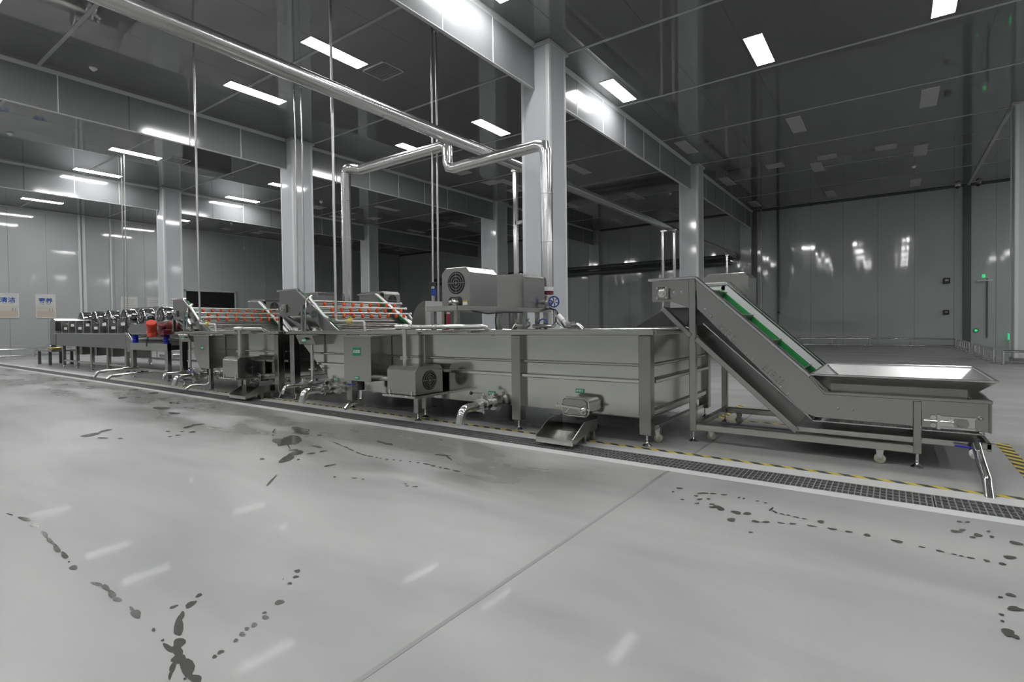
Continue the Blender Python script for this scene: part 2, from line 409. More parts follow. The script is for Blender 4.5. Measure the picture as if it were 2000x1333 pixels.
# spilt water on the floor: thin wet patches
DROPS = [(-4.85,0.882,0.04,0.008,0.017,-0.004),(-4.645,0.918,0.072,0.018,0.049,-0.012),(-4.443,0.92,0.05,0.01,0.036,-0.01),(-4.192,0.916,0.071,0.001,0.034,-0.014),(-4.034,0.905,0.068,-0.001,0.028,-0.014),(-3.871,0.895,0.084,-0.003,0.026,-0.015),(-3.711,0.891,0.066,0.001,0.027,-0.013),(-3.585,0.879,0.007,0.004,0.011,-0.003),(-3.479,0.871,0.021,0.014,0.031,-0.008),(-3.16,0.879,0.044,0.011,0.019,-0.007),(-3.08,0.891,0.054,0.001,0.018,-0.011),(-2.978,0.885,0.057,-0.003,0.016,-0.014),(-2.898,0.882,0.024,0.009,0.025,-0.009),(-2.747,0.888,0.028,0.001,0.01,-0.007),(-2.684,0.883,0.044,0.006,0.027,-0.015),(-2.48,0.876,0.007,0.005,0.013,-0.005),(-2.367,0.867,0.005,0.004,0.009,-0.004),(-2.622,1.114,0.001,0.014,0.019,-0.005),(-2.568,1.056,-0.015,0.03,0.024,-0.004),(-2.61,1.003,-0.002,0.017,0.014,-0.003),(-2.498,0.989,-0.038,0.023,0.016,0.003),(-2.425,0.949,-0.082,0.041,0.021,0.008),(-2.292,0.897,0.02,0.014,0.038,-0.016),(-2.286,0.86,0.048,0.002,0.013,-0.011),(-2.241,0.87,0.047,-0.011,-0.003,-0.014),(-2.181,0.852,0.027,0.019,0.03,-0.012),(-2.104,0.848,0.075,-0.013,0.003,-0.021),(-2.148,0.818,-0.032,0.023,0.014,0.002),(-2.106,0.793,-0.028,0.015,0.007,0.002),(-2.011,0.836,0.021,0.015,0.024,-0.01),(-2.04,0.814,0.006,0.004,0.006,-0.003),(-2.464,1.517,0.008,0.013,0.015,-0.008),(-2.413,1.476,0.007,0.011,0.015,-0.008),(-2.443,1.427,0.003,0.002,0.005,-0.003),(-2.376,1.422,0.005,0.008,0.012,-0.006),(-2.252,1.295,0.014,0.014,0.02,-0.011),(-2.224,1.21,0.005,0.007,0.009,-0.004),(-2.186,1.192,0.008,0.011,0.016,-0.007),(-2.169,1.134,0.005,0.011,0.016,-0.006),(-2.167,1.102,0.004,0.009,0.011,-0.004),(-2.143,1.071,0.009,0.009,0.014,-0.007),(-2.123,1.035,0.004,0.008,0.011,-0.004),(-2.095,0.963,0.003,0.01,0.013,-0.004),(-2.085,0.936,0.005,0.007,0.011,-0.004),(-1.297,3.92,0.02,0.006,0.005,-0.017),(-1.308,3.812,0.009,0.006,0.004,-0.012),(-1.198,3.681,0.01,0.007,0.004,-0.011),(-1.117,3.9,0.032,0.021,0.005,-0.016),(-1.056,3.931,0.021,0.014,0.003,-0.012),(-0.984,3.944,0.02,0.009,0.003,-0.012),(-1.142,3.811,0.017,0,0.004,-0.016),(-1.099,3.752,0.017,0.011,0.004,-0.015),(-1.05,3.794,0.012,0.008,0.004,-0.015),(-1.089,3.656,0.014,0.009,0.004,-0.014),(-1.001,3.694,0.014,0.009,0.004,-0.015),(-0.954,3.661,0.028,0.001,0.006,-0.029),(-0.924,3.632,0.022,0.001,0.006,-0.032),(-0.978,3.641,0.022,0.015,0.005,-0.018),(-0.826,3.621,0.029,0.004,0.006,-0.031),(-0.764,3.639,0.025,0.011,0.005,-0.024),(-0.88,3.939,0.009,0.006,0.003,-0.012),(-0.849,3.937,0.008,0.006,0.003,-0.012),(-0.821,3.469,0.026,0.005,0.005,-0.029),(-0.693,3.523,0.021,0.007,0.003,-0.019),(-0.637,3.55,0.023,0.015,0.002,-0.013),(-0.557,3.583,0.019,0.003,0.001,-0.013),(-0.498,3.608,0.019,0.006,0.001,-0.013),(-0.398,3.631,0.026,0.001,0.001,-0.013),(-0.292,3.648,0.023,0.001,0,-0.016),(-0.209,3.652,0.017,0.003,0,-0.016),(-0.119,3.653,0.019,0.001,-0,-0.019),(0.021,3.644,0.03,-0.007,-0.001,-0.018),(0.13,3.626,0.015,0.001,-0.001,-0.009),(0.206,3.615,0.02,-0.002,-0.001,-0.011),(0.264,3.607,0.011,0.001,-0.001,-0.008),(0.293,3.6,0.011,0.001,-0.001,-0.008),(0.33,3.599,0.015,0.001,-0.001,-0.011),(0.393,3.6,0.014,-0.003,-0.002,-0.014),(0.452,3.599,0.016,0.001,-0.003,-0.016),(-0.651,3.814,0.007,0.034,0.006,-0.017),(-0.623,3.77,0.02,-0.016,0,-0.014),(-0.578,3.753,0.015,-0.004,0.001,-0.011),(-0.541,3.751,0.012,0,0.001,-0.011),(-0.494,3.741,0.02,-0.002,0.001,-0.01),(-0.449,3.738,0.013,0.004,0.001,-0.01),(-0.36,3.74,0.02,0.007,0.002,-0.024),(-0.679,3.325,0.013,0.005,0.001,-0.009),(-0.759,3.929,0.01,0.007,0.002,-0.008),(-0.707,3.924,0.012,0.004,0.001,-0.008),(0.301,4.003,0.024,0.003,-0.003,-0.024),(0.333,4.047,0.015,0.01,-0.002,-0.021),(0.398,4.002,0.021,0.007,-0.003,-0.027),(0.369,3.946,0.014,0.005,-0.002,-0.016),(0.333,4.206,0.015,0.005,-0.001,-0.015),(0.372,4.226,0.012,0.004,-0.002,-0.015),(0.459,4.016,0.011,0.004,-0.002,-0.017),(0.454,4.106,0.01,0.007,-0.002,-0.014),(0.495,3.719,0.028,0.005,-0.004,-0.023),(0.554,3.973,0.025,-0.005,-0.005,-0.029),(0.431,3.212,0.016,0,-0.004,-0.019),(0.391,3.161,0.009,0.001,-0.002,-0.01),(0.423,3.067,0.026,0.01,-0.004,-0.023),(0.372,2.976,0.01,-0.001,-0.002,-0.009),(0.367,2.913,0.007,-0,-0.002,-0.009),(0.372,2.82,0.021,0.002,-0.006,-0.033),(0.389,2.8,0.014,-0.005,-0.004,-0.015),(0.447,3.074,0.011,0.002,-0.002,-0.012),(-6.031,3.444,-0.11,0.087,0.028,-0.01),(-5.786,3.29,0.036,-0.01,0.021,-0.015),(-5.413,3.153,0.158,0.01,0.09,-0.057),(-5.365,3.244,0.013,0.125,0.235,-0.133),(-5.244,3.088,-0.001,0.052,0.046,-0.025),(-5.099,3.07,0.127,-0.063,0.006,-0.01),(-4.907,3.009,0.044,0.029,0.024,-0.015),(-4.771,2.947,-0.011,0.083,0.085,-0.047),(-4.642,2.772,-0.063,0.115,0.092,-0.044),(-4.523,2.819,0.003,0.015,0.018,-0.01),(-4.63,3.024,0.024,0.035,0.019,-0.012),(-4.609,3.141,0.003,0.04,0.019,-0.012),(-4.831,3.227,0.086,-0,0.027,-0.02),(-5.323,3.585,0.022,0.014,0.025,-0.017),(-4.834,2.638,0.023,0.015,0.019,-0.01),(-4.086,2.303,-0.112,0.106,0.019,-0.005),(-4.762,3.426,0.13,-0.031,0.014,-0.012),(-4.561,3.379,0.061,-0.01,0.013,-0.012),(-4.419,3.335,0.058,-0.009,0.016,-0.014),(-4.252,3.293,0.052,-0.008,0.012,-0.011),(-4.139,3.27,0.042,-0,0.012,-0.011),(-4.046,3.265,0.04,0.006,0.012,-0.01),(-3.952,3.271,0.015,0.004,0.009,-0.008),(-3.9,3.273,0.008,0.005,0.009,-0.008),(-3.823,3.283,0.016,0.011,0.009,-0.008),(-3.747,3.297,0.01,0.007,0.009,-0.008),(-3.674,3.314,0.011,0.007,0.008,-0.008),(-3.576,3.34,0.01,0.006,0.008,-0.008),(-3.488,3.355,0.014,0.009,0.008,-0.008),(-3.388,3.362,0.04,0.006,0.009,-0.01),(-3.297,3.352,0.027,0.004,0.009,-0.01),(-3.209,3.351,0.014,0.004,0.009,-0.01),(-3.134,3.349,0.034,0.002,0.008,-0.01),(-3.013,3.345,0.046,-0.001,0.009,-0.012),(-4.437,3.737,0.077,-0.004,0.029,-0.027),(-4.288,3.714,0.052,0.01,0.028,-0.026),(-5.816,3.653,0.14,0.032,0.122,-0.08),(-5.627,3.56,0.12,0.028,0.063,-0.041),(-3.576,2.724,0.018,0.012,0.01,-0.007),(-3.488,2.741,0.01,0.006,0.007,-0.006),(-3.743,2.655,0.01,0.007,0.008,-0.005),(-3.106,2.849,0.012,0.008,0.006,-0.006),(-3.055,2.817,0.015,0.01,0.006,-0.005),(-2.99,2.842,0.017,0.011,0.008,-0.007),(-4.091,2.853,0.008,0.057,0.015,-0.01),(-3.494,3.679,0.095,0.025,0.011,-0.012),(-3.378,3.64,0.085,-0.047,0.008,-0.013),(-11.257,3.579,-0.032,0.088,0.132,-0.041),(-11.108,3.775,0.048,0.028,0.049,-0.017),(-10.492,3.916,0.063,0.038,0.06,-0.023),(-11.555,4.183,0.052,0.086,0.109,-0.039),(-12.539,4.193,0.097,0.057,0.104,-0.035),(-7.829,2.306,-0.041,0.09,0.047,-0.013),(-7.677,2.12,-0.026,0.116,0.074,-0.019),(-7.332,2.129,0.062,0.04,0.021,-0.006),(-7.132,2.238,0.031,0.02,0.02,-0.006),(-7.097,2.712,0.024,0.015,0.021,-0.008),(-6.81,2.865,0.026,0.03,0.034,-0.014),(-6.747,2.678,0.012,0.021,0.019,-0.008),(-6.73,2.591,0.009,0.016,0.025,-0.01),(-7.211,2.999,-0.05,0.104,0.045,-0.017),(-7.27,3.122,0.03,0.061,0.039,-0.016),(-6.932,2.802,0.019,0.012,0.02,-0.008),(-9.251,3.456,0.115,0.07,0.14,-0.053),(-8.533,3.347,0.08,0.05,0.081,-0.032),(-9.696,3.806,0.133,0.039,0.104,-0.042)]
wm = MB(); rw = random.Random(3)
for i, (cx, cy, ux, uy, vx, vy) in enumerate(DROPS):
    n = 14; ph = rw.random() * 6.28; ph2 = rw.random() * 6.28; z = .0012 + .00002 * i
    vs_ = []
    for q in range(n):
        a = 2 * math.pi * q / n
        r = 1 + .13 * math.sin(2 * a + ph) + .12 * math.sin(3 * a + ph2)
        vs_.append((cx + r * (ux * math.cos(a) + vx * math.sin(a)), cy + r * (uy * math.cos(a) + vy * math.sin(a)), z))
    wm.add(vs_, [tuple(range(n))])
tag(wm.build('water_spill', 'wet', org=(0, 0, 0)), 'scattered dark water drips and puddles on the concrete floor', 'water', kind='stuff')

# ------------------------------------------------------------------ walls
PW = 1.38
def panel_wall(name, along, fixed, a0, a1, seam, other, mat_='wall_paint', thick=.05):
    """wall built of upright panels; along is 'x' or 'y'; fixed is the room face"""
    sgn = 1 if fixed > 0 else -1
    w = MB()
    if along == 'x': w.box(a0, a1, fixed + .01 * sgn, fixed + (.2) * sgn, 0, ZC + .15)
    else: w.box(fixed + .2 * sgn, fixed + .01 * sgn, a0, a1, 0, ZC + .15)
    wall = tag(w.build(name, 'dark_trim', org=(0, 0, 0)), kind='structure')
    s = seam - math.ceil((seam - a0) / PW) * PW; cache = {}
    while s < a1:
        p, q = max(s, a0) + .004, min(s + PW, a1) - .004; s += PW
        if q - p < .05: continue
        key = round(q - p, 3); mid = (p + q) / 2
        if key not in cache:
            h = (q - p) / 2; m_ = MB()
            if along == 'x': m_.box(-h, h, 0, .03, 0, ZC) if sgn > 0 else m_.box(-h, h, -.03, 0, 0, ZC)
            else: m_.box(-.03, 0, -h, h, 0, ZC) if sgn < 0 else m_.box(0, .03, -h, h, 0, ZC)
            me = m_.mesh('wall_panel', (0, 0, 0), bev=.004); me.materials.append(MATS[mat_]); cache[key] = me
        share('wall_panel', cache[key], wall, (mid, fixed, 0) if along == 'x' else (fixed, mid, 0))
    return wall
wb = panel_wall('wall_back', 'x', YB, XL, 5.0, 2.18, None)
wl = panel_wall('wall_left', 'y', XL, 2.1, YB, 6.28, None)
tag(MB().box(5.0, XR, YB, YB + .2, 0, ZC + .1).build('wall_back_far', 'wall_paint'), kind='structure')
tag(MB().box(XL - .2, XL, YF, 2.1, 0, ZC + .1).build('wall_left_near', 'wall_paint'), kind='structure')
tag(MB().box(XR, XR + .2, YF, YB, 0, ZC + .1).build('wall_right', 'wall_paint'), kind='structure')
tag(MB().box(XL, XR, YF - .2, YF, 0, ZC + .1).build('wall_front', 'wall_paint'), kind='structure')
# pilaster strips and corner trims on the walls
n_trim = 0
def trim(mb, m):
    global n_trim
    n_trim += 1
    return tag(mb.build('trim_%d' % n_trim, m, bev=.006), kind='structure')
for y, w in ((8.95, .10), (9.14, .12), (10.26, .07), (12.62, .05)):
    trim(MB().box(XL, XL + .06, y - w / 2, y + w / 2, 0, ZC), 'trim_white')
for x, w, m_ in ((-5.93, .24, 'dark_trim'), (-5.62, .06, 'steel_dark'), (2.62, .26, 'dark_trim'), (-4.83, .05, 'dark_trim')):
    trim(MB().box(x - w / 2, x + w / 2, YB - .07, YB, 0, ZC), m_)
trim(MB().box(-6.6, -6.05, YB - .35, YB, 0, ZC), 'wall_paint')
for x in (-15.25, -24.6):
    trim(MB().box(x - .35, x + .35, YB - .3, YB, 0, ZC), 'wall_paint')
trim(MB().box(XL, XL + .05, 2.1, YB, ZC - .07, ZC), 'trim_paint')
trim(MB().box(XL, 5, YB - .05, YB, ZC - .07, ZC), 'dark_trim')
# dark doorway in the left wall
d = thing('door_1', None, None, (XL, 15.25, 0), kind='structure')
MB().box(XL + .002, XL + .03, 13.85, 16.65, 0, 3.40).build('door_leaf', 'void', d)
f = MB(); f.box(XL, XL + .09, 13.75, 13.85, 0, 3.5); f.box(XL, XL + .09, 16.65, 16.75, 0, 3.5); f.box(XL, XL + .09, 13.75, 16.75, 3.4, 3.5)
f.build('door_frame', 'trim_paint', d, bev=.005)

# ------------------------------------------------------------------ ceiling
ceil = tag(MB().box(XL, XR, YF, YB, ZC + .012, ZC + .2).build('ceiling', 'ceil_paint', org=(0, 0, 0)), kind='structure')
JY = [.14 + 3.3 * k for k in range(-4, 11)]
CPM = {}
for a, b in zip(JY[:-1], JY[1:]):
    b = min(b, YB)
    s = .21 - PW * 25
    while s < 6:
        p, q = max(s, XL), s + PW; s += PW
        if q - p < .1: continue
        if not in_view([(u, v, ZC) for u in (p, q) for v in (a, b)] + [((p + q) / 2, (a + b) / 2, ZC)], 10): continue
        key = (round(q - p, 3), round(b - a, 3))
        if key not in CPM:
            me = MB().box(-key[0] / 2 + .0022, key[0] / 2 - .0022, -key[1] / 2 + .01, key[1] / 2 - .01, -.0, .012).mesh('ceiling_panel', (0, 0, 0))
            me.materials.append(MATS['ceil_paint']); CPM[key] = me
        share('ceiling_panel', CPM[key], ceil, ((p + q) / 2, (a + b) / 2, ZC))
for y in JY[3:]:
    if y < YB: MB().box(XL, XR, y - .035, y + .035, ZC - .012, ZC + .011).build('joint_strip', 'ceil_strip', ceil, bev=.004)
trim(MB().box(2.60, 2.70, 19.5, YB, ZC - .03, ZC), 'ceil_strip')

# ------------------------------------------------------------------ columns
def column(x0, x1, y0, y1, label):
    c = thing('column', label, None, ((x0 + x1) / 2, (y0 + y1) / 2, 0), kind='structure')
    MB().box(x0 + .01, x1 - .01, y0 + .01, y1 - .01, 0, ZC).build('cladding', 'col_paint', c)
    for cx, cy, sx, sy in ((x0, y0, 1, 1), (x1, y0, -1, 1), (x1, y1, -1, -1), (x0, y1, 1, -1)):
        w = .085
        p = [(cx + sx * w, cy), (cx + sx * .03, cy), (cx + sx * .008, cy + sy * .008), (cx, cy + sy * .03), (cx, cy + sy * w), (cx + sx * w, cy + sy * w)]
        MB().prism(p, 'z', 0, ZC - .07).build('corner_trim', 'trim_white', c)
    q = MB()
    q.box(x0 - .05, x1 + .05, y0 - .05, y0 + .01, ZC - .08, ZC); q.box(x0 - .05, x1 + .05, y1 - .01, y1 + .05, ZC - .08, ZC)
    q.box(x0 - .05, x0 + .01, y0, y1, ZC - .08, ZC); q.box(x1 - .01, x1 + .05, y0, y1, ZC - .08, ZC)
    q.build('cap_trim', 'trim_paint', c, bev=.01)
    q = MB(); q.box(x0 - .012, x1 + .012, y0 - .012, y1 + .012, 0, .15); q.build('base_plate', 'steel', c, bev=.006)
    return c
CW = .71
column(-5.70 - CW, -5.70, 9.3, 10.0, 'clad column standing right behind the drive platform of the nearest tank')
column(-14.92 - CW, -14.92, 9.3, 10.0, 'clad column behind the lift conveyor head of the nearest tank')
column(-24.27 - CW, -24.27, 9.3, 10.0, 'clad column behind the roller dryer')
column(-5.78 - CW, -5.78, 19.75, 20.45, 'clad column behind the head of the feed conveyor')
column(-16.02, -15.05, 19.75, 20.6, 'clad column seen behind the drive motor box with round grille')
column(-25.02, -24.25, 19.75, 20.45, 'narrow looking clad column behind the spray bars')
column(2.67, 3.4, 19.6, 20.3, 'clad column cut by the picture edge beside the low guard rail')

# ------------------------------------------------------------------ drop beams (hanging panel skirts between the columns)
def drop_beam(xf, spans, label, seams):
    c = thing('drop_beam', label, None, (xf - .03, 9, 6.13), kind='structure')
    for a, b in spans:
        cuts = [a] + [s for s in seams if a + .2 < s < b - .2] + [b]
        for p, q in zip(cuts[:-1], cuts[1:]):
            MB().box(xf - .06, xf, p + .006, q - .006, 6.148, ZC - .01).build('beam_panel', 'beam_paint', c)
        MB().box(xf - .055, xf - .008, a, b, 6.16, ZC).build('beam_core', 'dark_trim', c)
        MB().box(xf - .07, xf + .008, a, b, 6.132, 6.148).build('edge_trim', 'trim_white', c, bev=.004)
        p = [(xf, ZC - .075), (xf + .02, ZC - .05), (xf + .06, ZC - .02), (xf + .07, ZC), (xf, ZC)]
        MB().prism(p, 'y', a, b).build('cove_trim', 'trim_paint', c)
        p = [(xf - .06, ZC - .075), (xf - .08, ZC - .05), (xf - .12, ZC - .02), (xf - .13, ZC), (xf - .06, ZC)]
        MB().prism(p, 'y', a, b).build('cove_trim', 'trim_paint', c)
        for s in cuts[1:-1]:
            MB().box(xf - .002, xf + .006, s - .012, s + .012, 6.15, ZC - .07).build('seam_strip', 'trim_white' if int(s * 10) % 3 else 'dark_trim', c)
SE = [3.78, 5.15, 6.53, 7.9, 11.14, 12.53, 13.9, 15.27, 16.62, 18.0, 21.8, 23.18, 24.56, 25.94, 27.3, 28.7]
drop_beam(-6.06, ((YF, 9.3), (10.0, 19.75), (20.45, YB)), 'nearest hanging panel beam joining the big column', SE)
drop_beam(-15.27, ((YF, 9.3), (10.0, 19.75), (20.6, YB)), 'middle hanging panel beam joining the second column', SE)
drop_beam(-24.65, ((YF, 9.3), (10.0, 19.75), (20.45, YB)), 'farthest hanging panel beam joining the third column', [2.3, 3.7, 5.1, 6.51, 7.91, 11.42, 12.8, 14.15, 15.5, 17, 18.4])

# ------------------------------------------------------------------ ceiling lamps
WX = {.77: 'rightmost of its row', -2.32: 'second from the right of its row', -5.57: 'hugging the nearest drop beam', -9.6: 'first left of the near column',
      -12.8: 'second left of the near column', -16.5: 'hidden behind the middle drop beam', -20.35: 'midway between middle and far drop beams', -23.9: 'hugging the farthest drop beam',
      -27.5: 'hidden behind the farthest drop beam', -31.0: 'closest to the poster wall', 8.2: 'beyond the picture edge', 10.9: 'beyond the picture edge'}
lw, ll = .345, 1.40
lf = MB(); lf.box(-lw / 2 - .01, lw / 2 + .01, -ll / 2 - .01, -ll / 2, -.014, 0); lf.box(-lw / 2 - .01, lw / 2 + .01, ll / 2, ll / 2 + .01, -.014, 0)
lf.box(-lw / 2 - .01, -lw / 2, -ll / 2, ll / 2, -.014, 0); lf.box(lw / 2, lw / 2 + .01, -ll / 2, ll / 2, -.014, 0)
LFM = lf.mesh('lamp_frame', (0, 0, 0)); LFM.materials.append(MATS['lamp_frame'])
LDO = MB().box(-lw / 2, lw / 2, -ll / 2, ll / 2, -.016, 0).mesh('diffuser', (0, 0, 0)); LDO.materials.append(MATS['lamp_on'])
LDF = MB().box(-lw / 2, lw / 2, -ll / 2, ll / 2, -.016, 0).mesh('diffuser', (0, 0, 0)); LDF.materials.append(MATS['lamp_off'])
for yc, on, row in ((-8.95, 1, ''), (-3.62, 1, ''), (1.70, 1, 'nearest'), (7.03, 1, 'front'), (12.40, 1, 'rear'), (17.75, 0, 'first'), (23.1, 0, 'second'), (28.4, 0, 'third')):
    for xc, ph in WX.items():
        seen = in_view([(xc + a * lw / 2, yc + b * ll / 2, ZC) for a in (-1, 1) for b in (-1, 1)], 0)
        if not seen and xc > 3.5: on_ = 1  # unseen right-end lamps in the unlit rows: added to brighten the rear wall
        else: on_ = on
        if not seen and not on_: continue
        if on and seen: lab, g = 'lit ceiling lamp in the %s lit row, %s' % (row, ph), 'lit ceiling lamps'
        elif on_: lab, g = 'lit ceiling lamp out of view, the rear right ones added to brighten', 'lit ceiling lamps outside the picture'
        else: lab, g = 'unlit pale ceiling lamp in the %s unlit row, %s' % (row, ph), 'unlit ceiling lamps'
        t = thing('ceiling_lamp', lab, 'ceiling lamp', (xc, yc, ZC), g)
        share('lamp_frame', LFM, t, (xc, yc, ZC)); share('diffuser', LDO if on_ else LDF, t, (xc, yc, ZC))

# ceiling vents, hatches, detectors
def vent(x, y, sx, sy, label, grille=False):
    t = thing('ceiling_vent', label, 'ceiling vent', (x, y, ZC), None if grille else 'plain ceiling vents')
    q = MB(); q.box(x - sx / 2, x + sx / 2, y - sy / 2, y - sy / 2 + .03, ZC - .015, ZC); q.box(x - sx / 2, x + sx / 2, y + sy / 2 - .03, y + sy / 2, ZC - .015, ZC)
    q.box(x - sx / 2, x - sx / 2 + .03, y - sy / 2, y + sy / 2, ZC - .015, ZC); q.box(x + sx / 2 - .03, x + sx / 2, y - sy / 2, y + sy / 2, ZC - .015, ZC)
    q.build('vent_frame', 'lamp_off' if not grille else 'trim_white', t)
    MB().box(x - sx / 2 + .03, x + sx / 2 - .03, y - sy / 2 + .03, y + sy / 2 - .03, ZC - .006, ZC).build('vent_face', 'steel_dark' if grille else 'lamp_off', t)
    if grille:
        for k in range(7):
            yy = y - sy / 2 + .07 + k * (sy - .14) / 6
            MB().box(x - sx / 2 + .03, x + sx / 2 - .03, yy - .012, yy + .012, ZC - .013, ZC - .006).build('slat', 'ceil_paint', t)
vent(-9.42, 8.17, .75, .62, 'square grille vent in the ceiling beside a lit lamp', True)
vent(-20.1, 8.17, .75, .62, 'square grille vent in the ceiling behind the middle drop beam', True)
for x, ys, bay in ((-13.3, (15.3, 17.15, 18.8), 'between the near and middle drop beams'), (-22.75, (15.46, 17.2, 18.9), 'between the middle and far drop beams'), (-31.7, (15.5, 17.3), 'beyond the far drop beam')):
    for k, y in enumerate(ys): vent(x, y, .65, .6, '%s square pale ceiling vent %s' % (('nearest', 'second', 'third')[k], bay))
for x, w in ((-3.57, 'left'), (-1.9, 'middle'), (-.2, 'right')): vent(x, 21.9, .6, .6, '%s one of three square pale vents over the far right floor' % w)
dm = MB().lathe((0, 0, 0), (0, 0, -1), [(.075, 0), (.08, .02), (.06, .045), (.035, .06), (.03, .075)], 20)
DME = dm.mesh('smoke_detector', (0, 0, 0), smooth=True); DME.materials.append(MATS['white'])
for x, y, lab in ((-14.38, 4.19, 'white smoke detector beside the ceiling seam above the middle drop beam'), (-21.06, 4.09, 'white smoke detector in the bay of the grille vent by the picture edge'),
                  (-11.36, 7.62, 'white smoke detector next to the twin hanging conduits'), (-21.57, 14.85, 'small smoke detector near the square vents seen beyond the second column'),
                  (-29.97, 14.88, 'small smoke detector above the dark doorway wall'), (-8.15, 23.6, 'small smoke detector near the far column top'), (.64, 25.3, 'small smoke detector on the far right dark ceiling')):
    tag(share('smoke_detector', DME, None, (x, y, ZC)), lab, 'smoke detector', 'smoke detectors')

# ------------------------------------------------------------------ small shared pieces
def foot(mb, x, y, top):
    mb.lathe((x, y, 0), (0, 0, 1), [(.048, 0), (.048, .010), (.038, .018), (.018, .032), (.012, .042), (.012, top)], 14)
    return mb
def caster(parent, x, y, ztop, ax='y'):
    r = .043
    q = MB(); q.box(x - .03, x + .03, y - .028, y + .028, ztop - .012, ztop)
    for s in (-1, 1):
        if ax == 'y': q.prism([(x - .028, ztop - .012), (x + .028, ztop - .012), (x + .012, r - .01), (x - .012, r - .01)], 'y', y + s * .026 - .003, y + s * .026 + .003)
        else: q.prism([(y - .028, ztop - .012), (y + .028, ztop - .012), (y + .012, r - .01), (y - .012, r - .01)], 'x', x + s * .026 - .003, x + s * .026 + .003)
    c = q.build('caster_fork', 'steel_pol', parent)
    w = MB(); d = Vector((0, 1, 0)) if ax == 'y' else Vector((1, 0, 0))
    w.lathe(Vector((x, y, r)) - d * .02, d, [(.016, -.001), (.034, 0), (r, .006), (r, .034), (.034, .04), (.016, .041)], 20)
    w.build('caster_wheel', 'caster_white', c, smooth=True)
    return c
def bolt(mb, p, ax, r=.014, h=.01):
    return mb.lathe(p, ax, [(r, 0), (r * .9, h * .5), (r * .5, h), (.001, h * 1.05)], 10)
def fan_vent(parent, c, axis, r):
    """round guard: dark opening with concentric bars and a cross"""
    c = Vector(c); ax = Vector(axis).normalized(); up = Vector((0, 0, 1)); sd = ax.cross(up).normalized()
    h = MB().cyl(c - ax * .004, c + ax * .003, r, 28).build('vent_opening', 'void', parent)
    g = MB()
    for k in (.34, .60, .86): g.annulus(c + ax * .003, ax, r * (k - .02), r * (k + .02), .004)
    g.bar(c - up * r + ax * .005, c + up * r + ax * .005, .006, .005, up=ax); g.bar(c - sd * r + ax * .005, c + sd * r + ax * .005, .006, .005, up=ax)
    g.annulus(c + ax * .003, ax, 0.001, r * .10, .004)
    g.build('vent_guard', 'steel', parent)
def hood(name, parent, x0, x1, y0, y1, z0, z1, ch=.05, along='x', m='steel', bev=.004):
    """sheet-metal cover with chamfered top edges; along = direction of the chamfer ridge"""
    q = MB()
    if along == 'x': q.prism([(y0, z0), (y1, z0), (y1, z1 - ch), (y1 - ch, z1), (y0 + ch, z1), (y0, z1 - ch)], 'x', x0, x1)
    else: q.prism([(x0, z0), (x1, z0), (x1, z1 - ch), (x1 - ch, z1), (x0 + ch, z1), (x0, z1 - ch)], 'y', y0, y1)
    return q.build(name, m, parent, bev=bev)
def label_plate(parent, x0, x1, y, z0, z1, txt):
    p = MB().box(x0, x1, y - .004, y, z0, z1).build('label_plate', 'green_label', parent)
    text('lettering', txt, (x1 - x0) * .30, ((x0 + x1) / 2, y - .0045, (z0 + z1) / 2), (1, 0, 0), (0, 0, 1), 'white', p)
    return p

